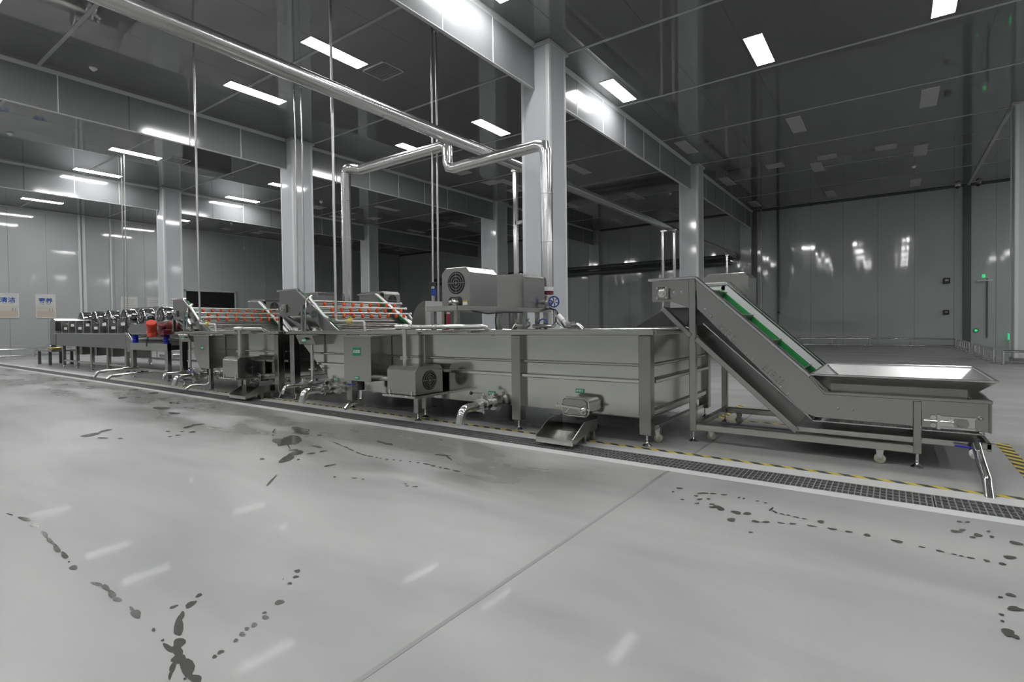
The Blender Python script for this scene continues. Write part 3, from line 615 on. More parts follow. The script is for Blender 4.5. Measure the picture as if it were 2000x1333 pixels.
# ------------------------------------------------------------------ washing tanks
def wash_tank(label, x0, x1, legs, slope, xo):
    """x0..x1 overall; legs: list of x centres; slope: (top x, bottom x) of the raked left end; xo: shift of the fittings"""
    ya, yb = 5.02, 7.15; zr = 1.165
    t = thing('wash_tank', label, 'washing tank', ((x0 + x1) / 2, 6.08, 0))
    # rim
    q = MB(); q.box(x0, x1, ya - .02, ya + .075, zr - .045, zr); q.build('rim_rail', 'steel_h', t, bev=.006)
    q = MB(); q.box(x0, x1, yb - .075, yb + .02, zr - .045, zr); q.build('rim_rail', 'steel_h', t, bev=.006)
    q = MB(); q.box(x1 - .085, x1, ya + .075, yb - .075, zr - .045, zr); q.build('rim_rail', 'steel_h', t, bev=.006)
    q = MB(); q.box(x0, x0 + .085, ya + .075, yb - .075, zr - .045, zr); q.build('rim_rail', 'steel_h', t, bev=.006)
    q = MB(); q.box(x0 + .05, x1 - .03, ya + .055, ya + .065, zr, zr + .018); q.build('splash_lip', 'steel_h', t)
    # tub
    prof = [(slope[0], zr - .03), (slope[0], .98), (slope[1], .27), (x1 - .08, .285), (x1 - .08, zr - .03)]
    MB().prism(prof, 'y', ya + .085, ya + .095).build('front_wall', 'steel_wall', t)
    MB().prism(prof, 'y', yb - .095, yb - .085).build('rear_wall', 'steel_wall', t)
    q = MB(); q.box(x1 - .09, x1 - .08, ya + .095, yb - .095, .285, zr - .03); q.build('end_wall', 'steel_wall', t)
    q = MB(); q.add([(slope[0], ya + .09, .98), (slope[1], ya + .09, .27), (slope[1], yb - .09, .27), (slope[0], yb - .09, .98), (slope[0], ya + .09, 1.13), (slope[0], yb - .09, 1.13)], [(0, 1, 2, 3), (0, 3, 5, 4)])
    q.build('raked_end', 'steel_dark', t)
    MB().box(slope[1], x1 - .08, ya + .09, yb - .09, .272, .285).build('tub_bottom', 'steel_dark', t)
    MB().box(slope[0] + .05, x1 - .1, ya + .1, yb - .1, .90, .905).build('water_surface', 'steel_dark', t)
    # stiffening ribs on the walls, between the legs
    sx = lambda z: slope[0] + (slope[1] - slope[0]) * (.98 - z) / .71
    ed = sorted(legs)
    for z, h, pr in ((.80, .03, .03), (.63, .042, .055)):
        for a, b in zip(ed[:-1], ed[1:]):
            a2 = max(a + .06, sx(z) + .03)
            if b - .06 - a2 > .1:
                MB().box(a2, b - .06, ya + .085 - pr, ya + .087, z, z + h).build('stiffening_rib', 'steel_pol' if h > .04 else 'steel_h', t, bev=.008)
        MB().box(x1 - .08, x1 - .08 + pr, ya + .15, yb - .12, z, z + h).build('stiffening_rib', 'steel_h', t, bev=.008)
    MB().box(x1 - .08, x1 - .05, ya + .15, yb - .12, .30, .36).build('stiffening_rib', 'steel_h', t, bev=.008)
    # legs with adjustable feet
    for i, lx in enumerate(legs):
        for y0 in (ya, yb - .12):
            g = MB(); g.box(lx - .062, lx + .062, y0, y0 + .12, .12, zr - .046); lg = g.build('leg', 'steel_leg', t, bev=.008)
            foot(MB(), lx, y0 + .06, .125).build('foot', 'steel_pol', lg, smooth=True)
    caster(t, legs[-1] + .03, ya + .30, .17); caster(t, legs[-1] - .1, yb - .25, .17); caster(t, legs[0] + .0, ya + .26, .17)
    MB().box(legs[0] + .06, slope[1] + .2, ya + .18, ya + .24, .20, .26).build('lower_tie', 'steel_h', t, bev=.006)
    MB().bar((legs[-1], ya + .12, .16), (legs[-1], yb - .12, .16), .05, .05).build('lower_tie', 'steel_h', t, bev=.005)
    # pump with cover on a shelf
    X = lambda v: v + xo
    p = MB().box(X(-5.31), X(-4.72), 4.50, 5.10, .345, .375).build('pump_shelf', 'steel_h', t, bev=.004)
    MB().box(X(-5.06), X(-4.98), 4.80, 4.88, .10, .345).build('shelf_post', 'steel', p, bev=.004)
    foot(MB(), X(-5.02), 4.84, .11).build('post_foot', 'steel_pol', p, smooth=True)
    h = hood('pump_cover', t, X(-5.27), X(-4.76), 4.55, 5.04, .38, .735, .05)
    fan_vent(h, (X(-4.76) + .001, 4.80, .55), (1, 0, 0), .125)
    cl = MB()
    for cx in (-5.22, -4.82): cl.box(X(cx) - .012, X(cx) + .012, 4.54, 4.552, .375, .43)
    cl.build('cover_clip', 'steel_pol', h)
    # pressure pipe from the pump to the rim
    xe = X(-3.97) if not xo else X(-4.72)
    P = fillet([(X(-5.30), 4.86, 1.225), (xe - .25, 4.86, 1.225), (xe - .03, 4.98, 1.225), (xe, 5.1, 1.13)], .06)
    r = MB().tube(P, .027); r.cyl((X(-5.42), 4.86, 1.225), (X(-5.12), 4.86, 1.225), .038, 18)
    if not xo: r.cyl((X(-4.72), 4.86, 1.225), (X(-4.67), 4.86, 1.225), .035, 16)
    r.cyl((X(-5.27), 4.86, .73), (X(-5.27), 4.86, 1.22), .032, 16)
    pp = r.build('pressure_pipe', 'steel_pipe', t, smooth=True)
    MB().cyl((X(-5.27), 4.86, .80), (X(-5.27), 4.86, .815), .07, 18).build('pipe_flange', 'steel_pol', pp, smooth=True)
    MB().cyl((X(-5.27), 4.86, .825), (X(-5.27), 4.86, .838), .07, 18).build('pipe_flange', 'steel_pol', pp, smooth=True)
    b = MB(); b.box(xe - .65, xe - .59, 4.84, 5.06, 1.15, 1.175); b.box(xe - .19, xe - .13, 4.84, 5.06, 1.15, 1.175); b.build('pipe_bracket', 'steel_dark', pp)
    # overflow trough, its down pipe and spout
    tr = MB(); tr.prism([(4.86, 1.115), (5.10, 1.115), (5.10, .96), (4.93, .96)], 'x', X(-7.82), X(-7.38)); tr.build('overflow_trough', 'steel', t, bev=.006)
    label_plate(t, X(-7.64), X(-7.52), 4.862, 1.0, 1.055, '溢流口')
    P = fillet([(X(-7.55), 4.98, .97), (X(-7.55), 4.98, .34), (X(-7.55), 4.50, .33), (X(-7.55), 4.47, .22)], .07)
    dp = MB().tube(P, .028).build('overflow_pipe', 'steel_pol', t, smooth=True)
    f_ = MB(); f_.cyl((X(-7.55), 4.98, .555), (X(-7.55), 4.98, .575), .06, 16); f_.cyl((X(-7.55), 4.76, .333), (X(-7.55), 4.88, .335), .045, 14); f_.box(X(-7.57), X(-7.53), 4.80, 4.84, .37, .43); f_.build('pipe_flange', 'steel_pol', dp, smooth=True)
    # large drain spouts with clamp and lever
    for sx_, rr, lev in (((-7.06), .062, False), ((-3.96), .062, True)):
        if xo and sx_ == -3.96: continue
        P = fillet([(X(sx_), 5.11, .295), (X(sx_) - .01, 4.52, .285), (X(sx_) - .02, 4.48, .12)], .13, 8)
        sp = MB().tube(P, rr * .82).build('drain_spout', 'steel_pol', t, smooth=True)
        c = MB(); c.cyl((X(sx_), 4.80, .293), (X(sx_), 4.86, .293), rr * 1.25, 20); c.cyl((X(sx_), 4.92, .294), (X(sx_), 4.98, .294), rr * 1.15, 20)
        c.box(X(sx_) - .02, X(sx_) + .02, 4.86, 4.92, .20, .40); c.cyl((X(sx_) - .10, 4.83, .25), (X(sx_) + .08, 4.83, .25), .012, 8); c.cyl((X(sx_) + .05, 4.83, .20), (X(sx_) + .05, 4.83, .28), .016, 8)
        c.build('clamp', 'steel_pol', sp, smooth=True)
        MB().cyl((X(sx_), 5.06, .295), (X(sx_), 5.11, .295), rr * 1.5, 20, rr * 1.9).build('wall_collar', 'steel_pol', sp, smooth=True)
        l = MB(); l.cyl((X(sx_), 4.89, .39), (X(sx_), 4.89, .43), .014, 10); l.cyl((X(sx_), 4.89, .425), (X(sx_) - .12, 4.82, .43), .007, 8); l.build('lever', 'steel_pol', sp, smooth=True)
        MB().lathe((X(sx_) - .125, 4.815, .43), (-1, -.5, 0), [(.005, -.02), (.02, -.01), (.024, 0), (.02, .014), (.004, .024)], 12).build('lever_knob', 'rubber', sp, smooth=True)
    label_plate(t, X(-7.16), X(-7.04), 5.10, .385, .435, '排污口')
    # clean-out hatch
    hx0, hx1, hz0, hz1 = (X(-2.89), X(-2.58), .265, .455) if not xo else (-9.34, -9.04, .27, .44)
    def rrect(a0, a1, b0, b1, r, n=4):
        out = []
        for cx, cy, s in ((a1 - r, b0 + r, -90), (a1 - r, b1 - r, 0), (a0 + r, b1 - r, 90), (a0 + r, b0 + r, 180)):
            out += [(cx + r * math.cos(math.radians(s + 90 * k / n)), cy + r * math.sin(math.radians(s + 90 * k / n))) for k in range(n + 1)]
        return out
    hd = MB().prism(rrect(hx0 + .015, hx1 - .015, hz0 + .015, hz1 - .015, .04), 'y', 4.93, 5.11).build('hatch_neck', 'steel_pol', t, smooth=True)
    MB().tube([(u, 4.925, v) for u, v in rrect(hx0, hx1, hz0, hz1, .05)] + [(hx1 - .04, 4.925, hz0)], .011, 8).build('hatch_seal', 'steel_pol', hd, smooth=True)
    MB().prism(rrect(hx0 + .012, hx1 - .012, hz0 + .012, hz1 - .012, .04), 'y', 4.90, 4.925).build('hatch_door', 'steel', hd, bev=.006)
    c = MB(); mz = (hz0 + hz1) / 2
    c.bar((hx0 - .07, 4.885, mz + .01), (hx1 + .04, 4.885, mz - .015), .012, .02); c.cyl((hx0 - .06, 4.91, mz - .02), (hx0 - .06, 4.91, mz + .03), .008, 8)
    c.bar((hx0 + .05, 4.893, hz0 + .03), (hx0 + .12, 4.893, mz), .01, .012); c.bar((hx1 - .05, 4.893, hz0 + .03), (hx1 - .12, 4.893, mz), .01, .012)
    c.lathe((hx1 - .03, 4.89, mz - .012), (0, -1, 0), [(.034, 0), (.036, .02), (.02, .045), (.005, .05)], 14); c.build('hatch_clamp', 'steel_pol', hd, smooth=True)
    lx = (hx0 + hx1) / 2 - .04
    label_plate(t, lx - .05, lx + .05, 5.10, hz1 + .03, hz1 + .075, '排渣口')
    if not xo: label_plate(t, -4.05, -3.95, 5.10, .375, .425, '排污口')
    return t

T1 = wash_tank('longest stainless wash tank with drive boxes on top, next to the feed conveyor', -8.33, -1.91, [-8.19, -6.68, -5.125, -3.58, -2.005], (-8.02, -7.10), 0)
T2 = wash_tank('shorter stainless wash tank between the long tank and the vibrating screen', -12.62, -8.55, [-12.40, -9.95, -8.675], (-12.28, -11.36), -4.31)

# filter box of the long tank (upright) and of the short tank (tapered)
b = MB().box(-6.39, -5.80, 4.72, 5.10, .475, 1.105).build('filter_box', 'steel', T1, bev=.006)
MB().box(-6.44, -5.72, 4.68, 5.02, 1.098, 1.112).build('box_lid', 'steel_h', b, bev=.003)
label_plate(b, -6.18, -6.01, 4.72, .83, .945, '过滤箱'); label_plate(b, -6.14, -6.05, 4.72, .495, .545, '排水口')
q = MB().tube(fillet([(-6.19, 4.86, .48), (-6.19, 4.86, .17), (-6.15, 4.62, .165), (-6.15, 4.55, .10)], .06), .026)
o = q.build('box_outlet_pipe', 'steel_pol', b, smooth=True)
MB().cyl((-6.19, 4.86, .33), (-6.19, 4.86, .48), .05, 16).build('outlet_valve', 'rubber', b, smooth=True)
MB().bar((-6.36, 4.77, .41), (-6.22, 4.79, .415), .03, .016).build('valve_handle', 'blue', b, bev=.004)
MB().cyl((-6.22, 4.79, .415), (-6.19, 4.84, .41), .012, 8).build('valve_stem', 'steel_pol', b)
MB().cyl((-5.80, 4.86, .53), (-5.28, 4.86, .51), .035, 16).build('suction_pipe', 'steel_pipe', b, smooth=True)
q = MB(); q.prism([(-11.22, 1.10), (-10.60, 1.10), (-10.60, .46), (-10.98, .46), (-11.20, .70)], 'y', 4.78, 5.10)
b2 = q.build('filter_box', 'steel', T2, bev=.006)
MB().box(-11.3, -10.45, 4.74, 5.02, 1.098, 1.112).build('box_lid', 'steel_h', b2, bev=.003)
label_plate(b2, -10.92, -10.80, 4.78, .82, .90, '过滤箱')
q = MB().tube(fillet([(-10.80, 4.88, .48), (-10.80, 4.88, .15), (-10.90, 4.60, .15), (-10.92, 4.50, .08)], .06), .026); q.build('box_outlet_pipe', 'steel_pol', b2, smooth=True)
MB().cyl((-10.80, 4.88, .32), (-10.80, 4.88, .47), .045, 14).build('outlet_valve', 'rubber', b2, smooth=True)
MB().bar((-11.25, 4.66, .40), (-11.05, 4.70, .41), .03, .016).build('valve_handle', 'blue', b2, bev=.004)
MB().box(-10.66, -10.60, 4.80, 4.86, .05, .47).build('box_leg', 'steel', b2, bev=.004)

# chutes that stand on the floor under the clean-out hatches
def chute(x0, x1, label):
    t = thing('discharge_chute', label, 'discharge chute', ((x0 + x1) / 2, 4.9, 0))
    yl, yk, ye = 4.55, 4.80, 5.08
    MB().add([(x0, yl, .055), (x1, yl, .055), (x1, yk, .12), (x0, yk, .12), (x1, ye, .15), (x0, ye, .15), (x0, yl, .045), (x1, yl, .045), (x1, yk, .11), (x0, yk, .11), (x1, ye, .14), (x0, ye, .14)],
             [(0, 1, 2, 3), (3, 2, 4, 5), (6, 9, 8, 7), (9, 11, 10, 8), (0, 6, 7, 1), (5, 4, 10, 11)]).build('floor_plate', 'steel_h', t)
    MB().box(x0, x1, yl - .004, yl + .004, .03, .085).build('front_lip', 'steel_h', t)
    for xx in (x0, x1):
        MB().prism([(yl, .03), (yl, .10), (yk, .235), (ye, .235), (ye, .12), (yk, .10)], 'x', xx - .005, xx + .005).build('side_wall', 'steel', t)
    for xx in (x0 + .03, x1 - .03):
        for yy in (yk + .05, ye - .04): MB().box(xx - .02, xx + .02, yy - .02, yy + .02, 0, .125).build('leg', 'steel', t, bev=.003)
chute(-2.99, -2.56, 'small steel discharge chute under the hatch of the long tank')
chute(-9.36, -8.82, 'small steel discharge chute under the hatch of the short tank')

# ------------------------------------------------------------------ lift conveyors with spray bars
def lift_conveyor(label, xo):
    X = lambda v: v + xo
    ya, yb = 5.20, 6.93
    t = thing('lift_conveyor', label, 'lift conveyor', (X(-8.0), 6.08, 1.165))
    PP = lambda pts: [(X(u), v) for u, v in pts]
    for k, (y, nm) in enumerate(((ya, 'front'), (yb, 'rear'))):
        MB().prism(PP([(-8.83, 1.875), (-8.25, 1.875), (-8.00, 1.66), (-8.20, 1.47), (-8.27, 1.44), (-8.78, 1.42), (-8.83, 1.45)]), 'y', y - .006, y + .006).build('head_plate', 'steel', t, bev=.002)
        MB().prism(PP([(-8.24, 1.875), (-7.04, 1.13), (-7.50, 1.13), (-8.10, 1.56)]), 'y', y - .001, y + .010).build('side_plate', 'steel', t, bev=.002)
        MB().bar((X(-8.24), y - .02, 1.875), (X(-7.02), y - .02, 1.125), .06, .035, up=(.5, 0, .85)).build('side_rail', 'steel_pol', t, bev=.005)
        MB().box(X(-8.85), X(-8.22), y - .045, y + .015, 1.868, 1.898).build('head_rail', 'steel_pol', t, bev=.005)
        MB().bar((X(-8.02), y - .015, 1.66), (X(-8.24), y - .015, 1.45), .05, .05).build('brace', 'steel', t, bev=.004)
        MB().bar((X(-8.70), y + .03, 1.44), (X(-8.05), y + .03, 1.17), .045, .05).build('brace', 'steel', t, bev=.004)
        MB().bar((X(-8.22), y + .03, 1.45), (X(-7.95), y + .03, 1.17), .045, .04).build('brace', 'steel', t, bev=.004)
        MB().prism(PP([(-8.83, 1.45), (-8.79, 1.45), (-8.79, 1.17), (-8.85, 1.17)]), 'y', y - .03, y + .03).build('head_post', 'steel', t, bev=.004)
        yy = y + (.012 if y == ya else -.012)
        MB().bar((X(-8.20), yy + (.02 if k == 0 else -.02), 1.80), (X(-7.02), yy + (.02 if k == 0 else -.02), 1.06), .02, .10, up=(.5, 0, .85)).build('belt_guard', 'green', t)
        if k: MB().bar((X(-8.22), yy - .05, 1.87), (X(-7.02), yy - .05, 1.13), .09, .02, up=(.5, 0, .85)).build('wear_strip', 'white_plastic', t)
    # bearing on the front head plate
    q = MB(); q.box(X(-8.73), X(-8.59), ya - .045, ya - .005, 1.50, 1.64); br = q.build('bearing_block', 'steel_dark', t, bev=.012)
    MB().lathe((X(-8.66), ya - .04, 1.57), (0, -1, 0), [(.05, 0), (.05, .02), (.028, .022), (.028, .05), (.012, .052)], 18).build('shaft_end', 'steel_pol', br, smooth=True)
    # belt of slats
    b = MB(); n = 22
    for k in range(n):
        f = k / (n - 1); xx = -8.02 + f * 1.02; zz = 1.64 - f * .64
        b.bar((X(xx), ya + .05, zz), (X(xx), yb - .05, zz), .030, .012, up=(.53, 0, .85))
    b.build('belt', 'steel_dark', t)['kind'] = 'stuff'
    q = MB(); q.add([(X(-8.1), ya + .04, 1.66), (X(-7.05), ya + .04, 1.0), (X(-7.05), yb - .04, 1.0), (X(-8.1), yb - .04, 1.66)], [(0, 1, 2, 3)]); q.build('belt_pan', 'steel_h', t)
    q = MB(); q.cyl((X(-8.66), ya, 1.57), (X(-8.66), yb, 1.57), .11, 20); q.build('head_roller', 'steel_dark', t, smooth=True)
    q = MB(); q.add([(X(-8.80), ya, 1.45), (X(-8.80), yb, 1.45), (X(-8.45), yb, 1.22), (X(-8.45), ya, 1.22)], [(0, 1, 2, 3)]); q.build('drop_plate', 'steel_dark', t)
    # drive cover at the rear
    h = hood('drive_cover', t, X(-8.92), X(-8.15), yb + .06, yb + .48, 1.60, 1.93, .06, 'y')
    fan_vent(h, (X(-8.15) + .002, yb + .28, 1.75), (1, 0, 0), .11)
    MB().add([(X(-8.95), yb + .02, 1.72), (X(-8.2), yb + .02, 1.72), (X(-8.1), yb - .25, 1.62), (X(-8.95), yb - .25, 1.62)], [(0, 1, 2, 3)]).build('splash_sheet', 'steel_pol', t)
    # spray bars with orange nozzles
    nz = MB().lathe((0, 0, 0), (0, 0, -1), [(.018, -.01), (.027, 0), (.029, .02), (.026, .045), (.014, .06), (.008, .065)], 10)
    for i, (xx, zz) in enumerate(((-7.70, 1.665), (-7.57, 1.565), (-7.44, 1.465))):
        s = MB().cyl((X(xx), 5.12, zz), (X(xx), 7.02, zz), .016, 12).build('spray_bar', 'steel_satin', t, smooth=True)
        for k in range(9):
            yy = 5.33 + k * .19 + (.05 if i == 1 else 0)
            if i == 0 and k == 0:
                me0 = nz.mesh('nozzle', (0, 0, 0), smooth=True); me0.materials.append(MATS['orange'])
            o = share('nozzle', me0, s, (X(xx), yy, zz - .02))
        MB().cyl((X(xx), 7.0, zz), (X(xx), 7.03, zz), .026, 10).build('end_cap', 'white_plastic', s)
    q = MB().tube(fillet([(X(-7.80), 5.16, 1.75), (X(-7.77), 5.10, 1.72), (X(-7.36), 5.10, 1.40), (X(-7.34), 5.14, 1.38)], .04), .022)
    mfd = q.build('spray_manifold', 'steel_satin', t, smooth=True)
    MB().bar((X(-7.44), 6.97, 1.45), (X(-7.12), 6.97, 1.14), .03, .03).build('bar_support', 'white_plastic', t)
    q = MB().tube(fillet([(X(-7.80), 5.12, 1.74), (X(-7.88), 5.10, 1.66), (X(-7.85), 5.08, 1.56), (X(-7.84), 5.05, 1.17)], .05), .014); q.build('feed_hose', 'steel_pol', t, smooth=True)
    MB().ring((X(-7.95), 5.10, 1.46), (0, 1, 0), .05, .014, 16, 8).build('hose_loop', 'teal_hose', t, smooth=True)
    MB().bar((X(-8.0), 5.10, 1.42), (X(-8.02), 5.10, 1.28), .014, .02).build('valve_handle', 'blue', t)
    MB().box(X(-7.88), X(-7.83), 5.0, 5.02, 1.17, 1.62).build('hose_stand', 'steel_dark', t)
    return t
lift_conveyor('lift conveyor with orange spray nozzles rising out of the long wash tank', 0)
lift_conveyor('lift conveyor with orange spray nozzles rising out of the short wash tank', -4.33)

# water supply drop pipe with brass valve, one per tank
def water_drop(x, y, zt, label, x_out, zb=1.33):
    t = thing('water_drop_pipe', label, 'water pipe', (x, y, zb))
    MB().tube(fillet([(x, y, zt), (x, y, zb), (x_out, y, zb - .02), (x_out + .02, y, 1.17)], .05), .021, 10).build('riser', 'steel_thin', t, smooth=True)
    vx = x + (x_out - x) * .5
    v = MB().lathe((vx - .06, y, zb - .01), (1, 0, 0), [(.03, 0), (.045, .02), (.05, .06), (.045, .10), (.03, .12)], 14); v.cyl((vx, y, zb), (vx, y, zb + .09), .018, 10)
    v.build('valve_body', 'brass', t, smooth=True)
    w = MB().ring((vx, y, zb + .10), (0, 0, 1), .055, .012, 18, 8); w.bar((vx - .05, y, zb + .10), (vx + .05, y, zb + .10), .018, .014); w.build('valve_wheel', 'red', t, smooth=True)
water_drop(-6.98, 5.03, ZC, 'thin water pipe dropping from the ceiling to the brass valve of the long tank', -6.31)
water_drop(-11.50, 5.03, ZC, 'thin water pipe dropping from the ceiling to the short tank spray valve', -10.85)

# ------------------------------------------------------------------ feed conveyor with hopper
def feed_conveyor():
    t = thing('feed_conveyor', 'inclined feed conveyor with green belt guards and a wide steel hopper', 'feed conveyor', (-.75, 6.19, 0))
    ya, yb = 5.55, 6.83
    side = [(-1.65, 1.70), (-.625, .735), (-.50, .585), (.63, .59), (.63, .345), (-.58, .36), (-.68, .40), (-1.64, 1.385)]
    head = [(-2.12, 1.69), (-1.72, 1.69), (-1.72, 1.385), (-1.80, 1.43), (-1.90, 1.465), (-2.12, 1.465)]
    for k, y in enumerate((ya, yb)):
        MB().prism(side, 'y', y - .006, y + .006).build('side_plate', 'steel', t, bev=.002)
        MB().prism(head, 'y', y - .006, y + .006).build('head_plate', 'steel', t, bev=.002)
        MB().box(-2.15, -1.645, y - .05, y + .02, 1.688, 1.718).build('head_rail', 'steel_pol', t, bev=.005)
        MB().bar((-1.65, y - .012, 1.705), (-.615, y - .012, .735), .05, .03, up=(.7, 0, .7)).build('top_flange', 'steel_pol', t, bev=.005)
        MB().bar((-.62, y - .012, .735), (-.50, y - .012, .59), .05, .02, up=(.7, 0, .7)).build('top_flange', 'steel', t, bev=.004)
        MB().box(-.51, .635, y - .035, y + .02, .575, .60).build('top_flange', 'steel', t, bev=.004)
        MB().box(-1.72, -1.652, y - .03, y + .04, .11, 1.70).build('frame_post', 'steel', t, bev=.006)
        MB().box(.137, .196, y - .035, y + .03, .125, .565).build('frame_post', 'steel', t, bev=.006)
        MB().box(-1.652, .196, y - .03, y + .035, .125, .19).build('base_rail', 'steel_h', t, bev=.006)
        MB().bar((-2.0, y - .02, 1.40), (-1.70, y - .02, 1.10), .04, .05).build('pan_frame', 'steel', t, bev=.004)
        MB().bar((-1.645, y - .02, 1.075), (-.72, y - .02, .215), .045, .055).build('pan_frame', 'steel', t, bev=.004)
        MB().box(-.74, .63, y - .03, y + .02, .215, .262).build('pan_frame', 'steel_h', t, bev=.004)
        for fx in (-1.686, .166): foot(MB(), fx, y + .005, .13).build('foot', 'steel_pol', t, smooth=True)
    for xx in (-1.686, .166): MB().box(xx - .03, xx + .03, ya + .035, yb - .03, .125, .185).build('cross_rail', 'steel', t, bev=.005)
    caster(t, -.09, ya + .02, .125, 'y'); caster(t, -.09, yb, .125, 'y'); caster(t, -1.52, yb, .125, 'y'); caster(t, -1.55, ya + .18, .125, 'y')
    # bolts on the front plate
    q = MB()
    for x, z in ((-2.0 + .12, 1.565), (-1.80, 1.565), (-1.60 + .04, 1.38), (-1.50, 1.30), (-1.165, .93), (-1.105, .87), (-.86, .62), (-.80, .555), (-.40, .455), (-.29, .45)):
        bolt(q, (x, ya - .006, z), (0, -1, 0), .011, .012)
    q.build('bolts', 'steel_satin', t, smooth=True)
    # stamped lettering slots along the slope
    d = Vector((.725, 0, -.69)).normalized(); u = Vector((.69, 0, .725)).normalized()
    for cx, cz, wd in ((-1.335, 1.125, (.015, .03, .014, .028, .016, .034)), (-.905, .715, (.03, .014, .034, .016, .014))):
        s = MB(); dist = -.12
        for w in wd:
            c = Vector((cx, ya - .008, cz)) + d * dist
            for z_ in (-.026, .0, .026):
                if w > .02 or z_ != 0: s.bar(c + u * z_ - d * w / 2, c + u * z_ + d * w / 2, .004, .012, up=u)
            s.bar(c - u * .028 - d * w / 2, c + u * .028 - d * w / 2, .004, .006, up=d)
            dist += w + .024
        s.build('embossed_mark', 'steel_dark', t)
    # bearing at the head
    q = MB().box(-2.05, -1.93, ya - .05, ya - .006, 1.49, 1.625).build('bearing_block', 'steel', t, bev=.015)
    MB().lathe((-1.99, ya - .05, 1.557), (0, -1, 0), [(.045, 0), (.045, .012), (.03, .014), (.03, .05), (.012, .053)], 20).build('shaft_end', 'steel_pol', q, smooth=True)
    c = MB()
    for a in (-2.04, -1.94):
        for z in (1.505, 1.61): c.cyl((a, ya - .075, z), (a, ya - .04, z), .012, 8)
    c.build('bearing_bolts', 'steel_pol', q, smooth=True)
    # belt with flights
    b = MB(); n = 64
    P0, P1 = Vector((-1.75, 0, 1.60)), Vector((-.60, 0, .515))
    dd = (P1 - P0).normalized(); nn = Vector((-dd.z, 0, dd.x)); nn = nn if nn.z > 0 else -nn
    for k in range(n):
        c = P0 + (P1 - P0) * (k / (n - 1))
        b.bar((c.x, ya + .03, c.z), (c.x, yb - .03, c.z), .018, .012, up=nn)
    for k in range(20):
        b.box(-2.08 + k * .017, -2.066 + k * .017, ya + .03, yb - .03, 1.59, 1.602)
    for k in range(40):
        b.box(-.50 + k * .027, -.482 + k * .027, ya + .03, yb - .03, .464, .476)
    b.build('belt', 'grate', t)['kind'] = 'stuff'
    for f in (.05, .31, .57, .83):
        c = P0 + (P1 - P0) * f + nn * .045
        MB().bar((c.x, ya + .05, c.z), (c.x, yb - .06, c.z), .008, .075, up=nn).build('flight', 'steel_dark', t)
    for y, s in ((ya + .045, 1), (yb - .045, -1)):
        a, c = P0 + nn * .03, P1 + nn * .03
        MB().bar((a.x, y, a.z), (c.x, y, c.z), .022, .055, up=nn).build('belt_guard', 'green', t, bev=.003)
        MB().box(-2.08, a.x, y - .011, y + .011, 1.585, 1.64).build('belt_guard', 'green', t)
    a, c = P0 + nn * .115, P1 + nn * .115
    MB().bar((a.x - .02, yb - .03, a.z + .01), (c.x, yb - .03, c.z), .014, .10, up=nn).build('wear_strip', 'white_plastic', t)
    MB().box(-2.1, a.x, yb - .037, yb - .023, 1.63, 1.735).build('wear_strip', 'white_plastic', t)
    a, c = P0 + nn * .175, P1 + nn * .175
    MB().bar((a.x - .02, yb - .01, a.z + .01), (c.x + .02, yb - .01, c.z - .02), .05, .014, up=nn).build('far_rail', 'steel', t)
    # drip pan under the belt
    zoff = .02
    q = MB(); pts = [(-1.98, 1.41), (-1.62, 1.09), (-.74, .25), (-.60, .235), (.62, .235)]
    vs_ = [(x, y, z) for x, z in pts for y in (ya + .01, yb - .01)]
    q.add(vs_, [(2 * i, 2 * i + 1, 2 * i + 3, 2 * i + 2) for i in range(len(pts) - 1)])
    q.build('drip_pan', 'steel_h', t)
    q = MB()
    for k in range(44):
        f = k / 43; q.bar((-1.58 + f * .96, ya + .03, 1.22 - f * .88), (-1.58 + f * .96, yb - .03, 1.22 - f * .88), .0285, .008, up=(.7, 0, .7))
    for k in range(40): q.box(-.6 + k * .03, -.572 + k * .03, ya + .03, yb - .03, .315, .323)
    q.build('return_belt', 'steel_satin', t)['kind'] = 'stuff'
    MB().box(.612, .63, ya - .03, yb + .03, .345, .60).build('tail_plate', 'steel_dark', t, bev=.003)
    MB().box(.60, .63, ya - .03, yb + .03, .20, .262).build('pan_frame', 'steel_h', t, bev=.003)
    # discharge hood under the head
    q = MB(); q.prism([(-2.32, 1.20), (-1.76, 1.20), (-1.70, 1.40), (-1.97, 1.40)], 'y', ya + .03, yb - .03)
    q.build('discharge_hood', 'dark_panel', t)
    MB().box(-1.92, -1.655, ya - .004, ya + .004, 1.40, 1.47).build('head_skirt', 'steel_pol', t)
    # drive cover behind the head
    hood('drive_cover', t, -1.95, -1.42, yb + .05, yb + .50, 1.40, 1.845, .05, 'y')
    # chain tension unit at the tail
    q = MB().box(.30, .535, ya - .014, ya - .006, .355, .455).build('tension_plate', 'steel_pol', t, bev=.003)
    s = MB(); s.box(.30, .535, ya - .03, ya - .014, .443, .455); s.box(.30, .535, ya - .03, ya - .014, .355, .367); s.box(.295, .315, ya - .04, ya - .006, .345, .465)
    s.build('tension_guide', 'steel_pol', q)
    s = MB().cyl((.21, ya - .028, .41), (.40, ya - .028, .41), .009, 10); s.cyl((.27, ya - .03, .44), (.27, ya - .0, .44), .02, 8); s.cyl((.27, ya - .03, .375), (.27, ya, .375), .02, 8)
    s.build('tension_screw', 'steel_pol', q, smooth=True)
    s = MB().lathe((.445, ya - .014, .405), (0, -1, 0), [(.05, 0), (.05, .015), (.033, .016), (.033, .022), (.02, .02)], 20); s.build('tail_bearing', 'steel', q, smooth=True)
    s = MB()
    for x, z in ((.565, .455), (.565, .345)): bolt(s, (x, ya - .006, z), (0, -1, 0), .018, .014)
    s.build('plate_bolts', 'chrome', q, smooth=True)
    # hopper: inverted frustum
    zt, zb = .757, .605
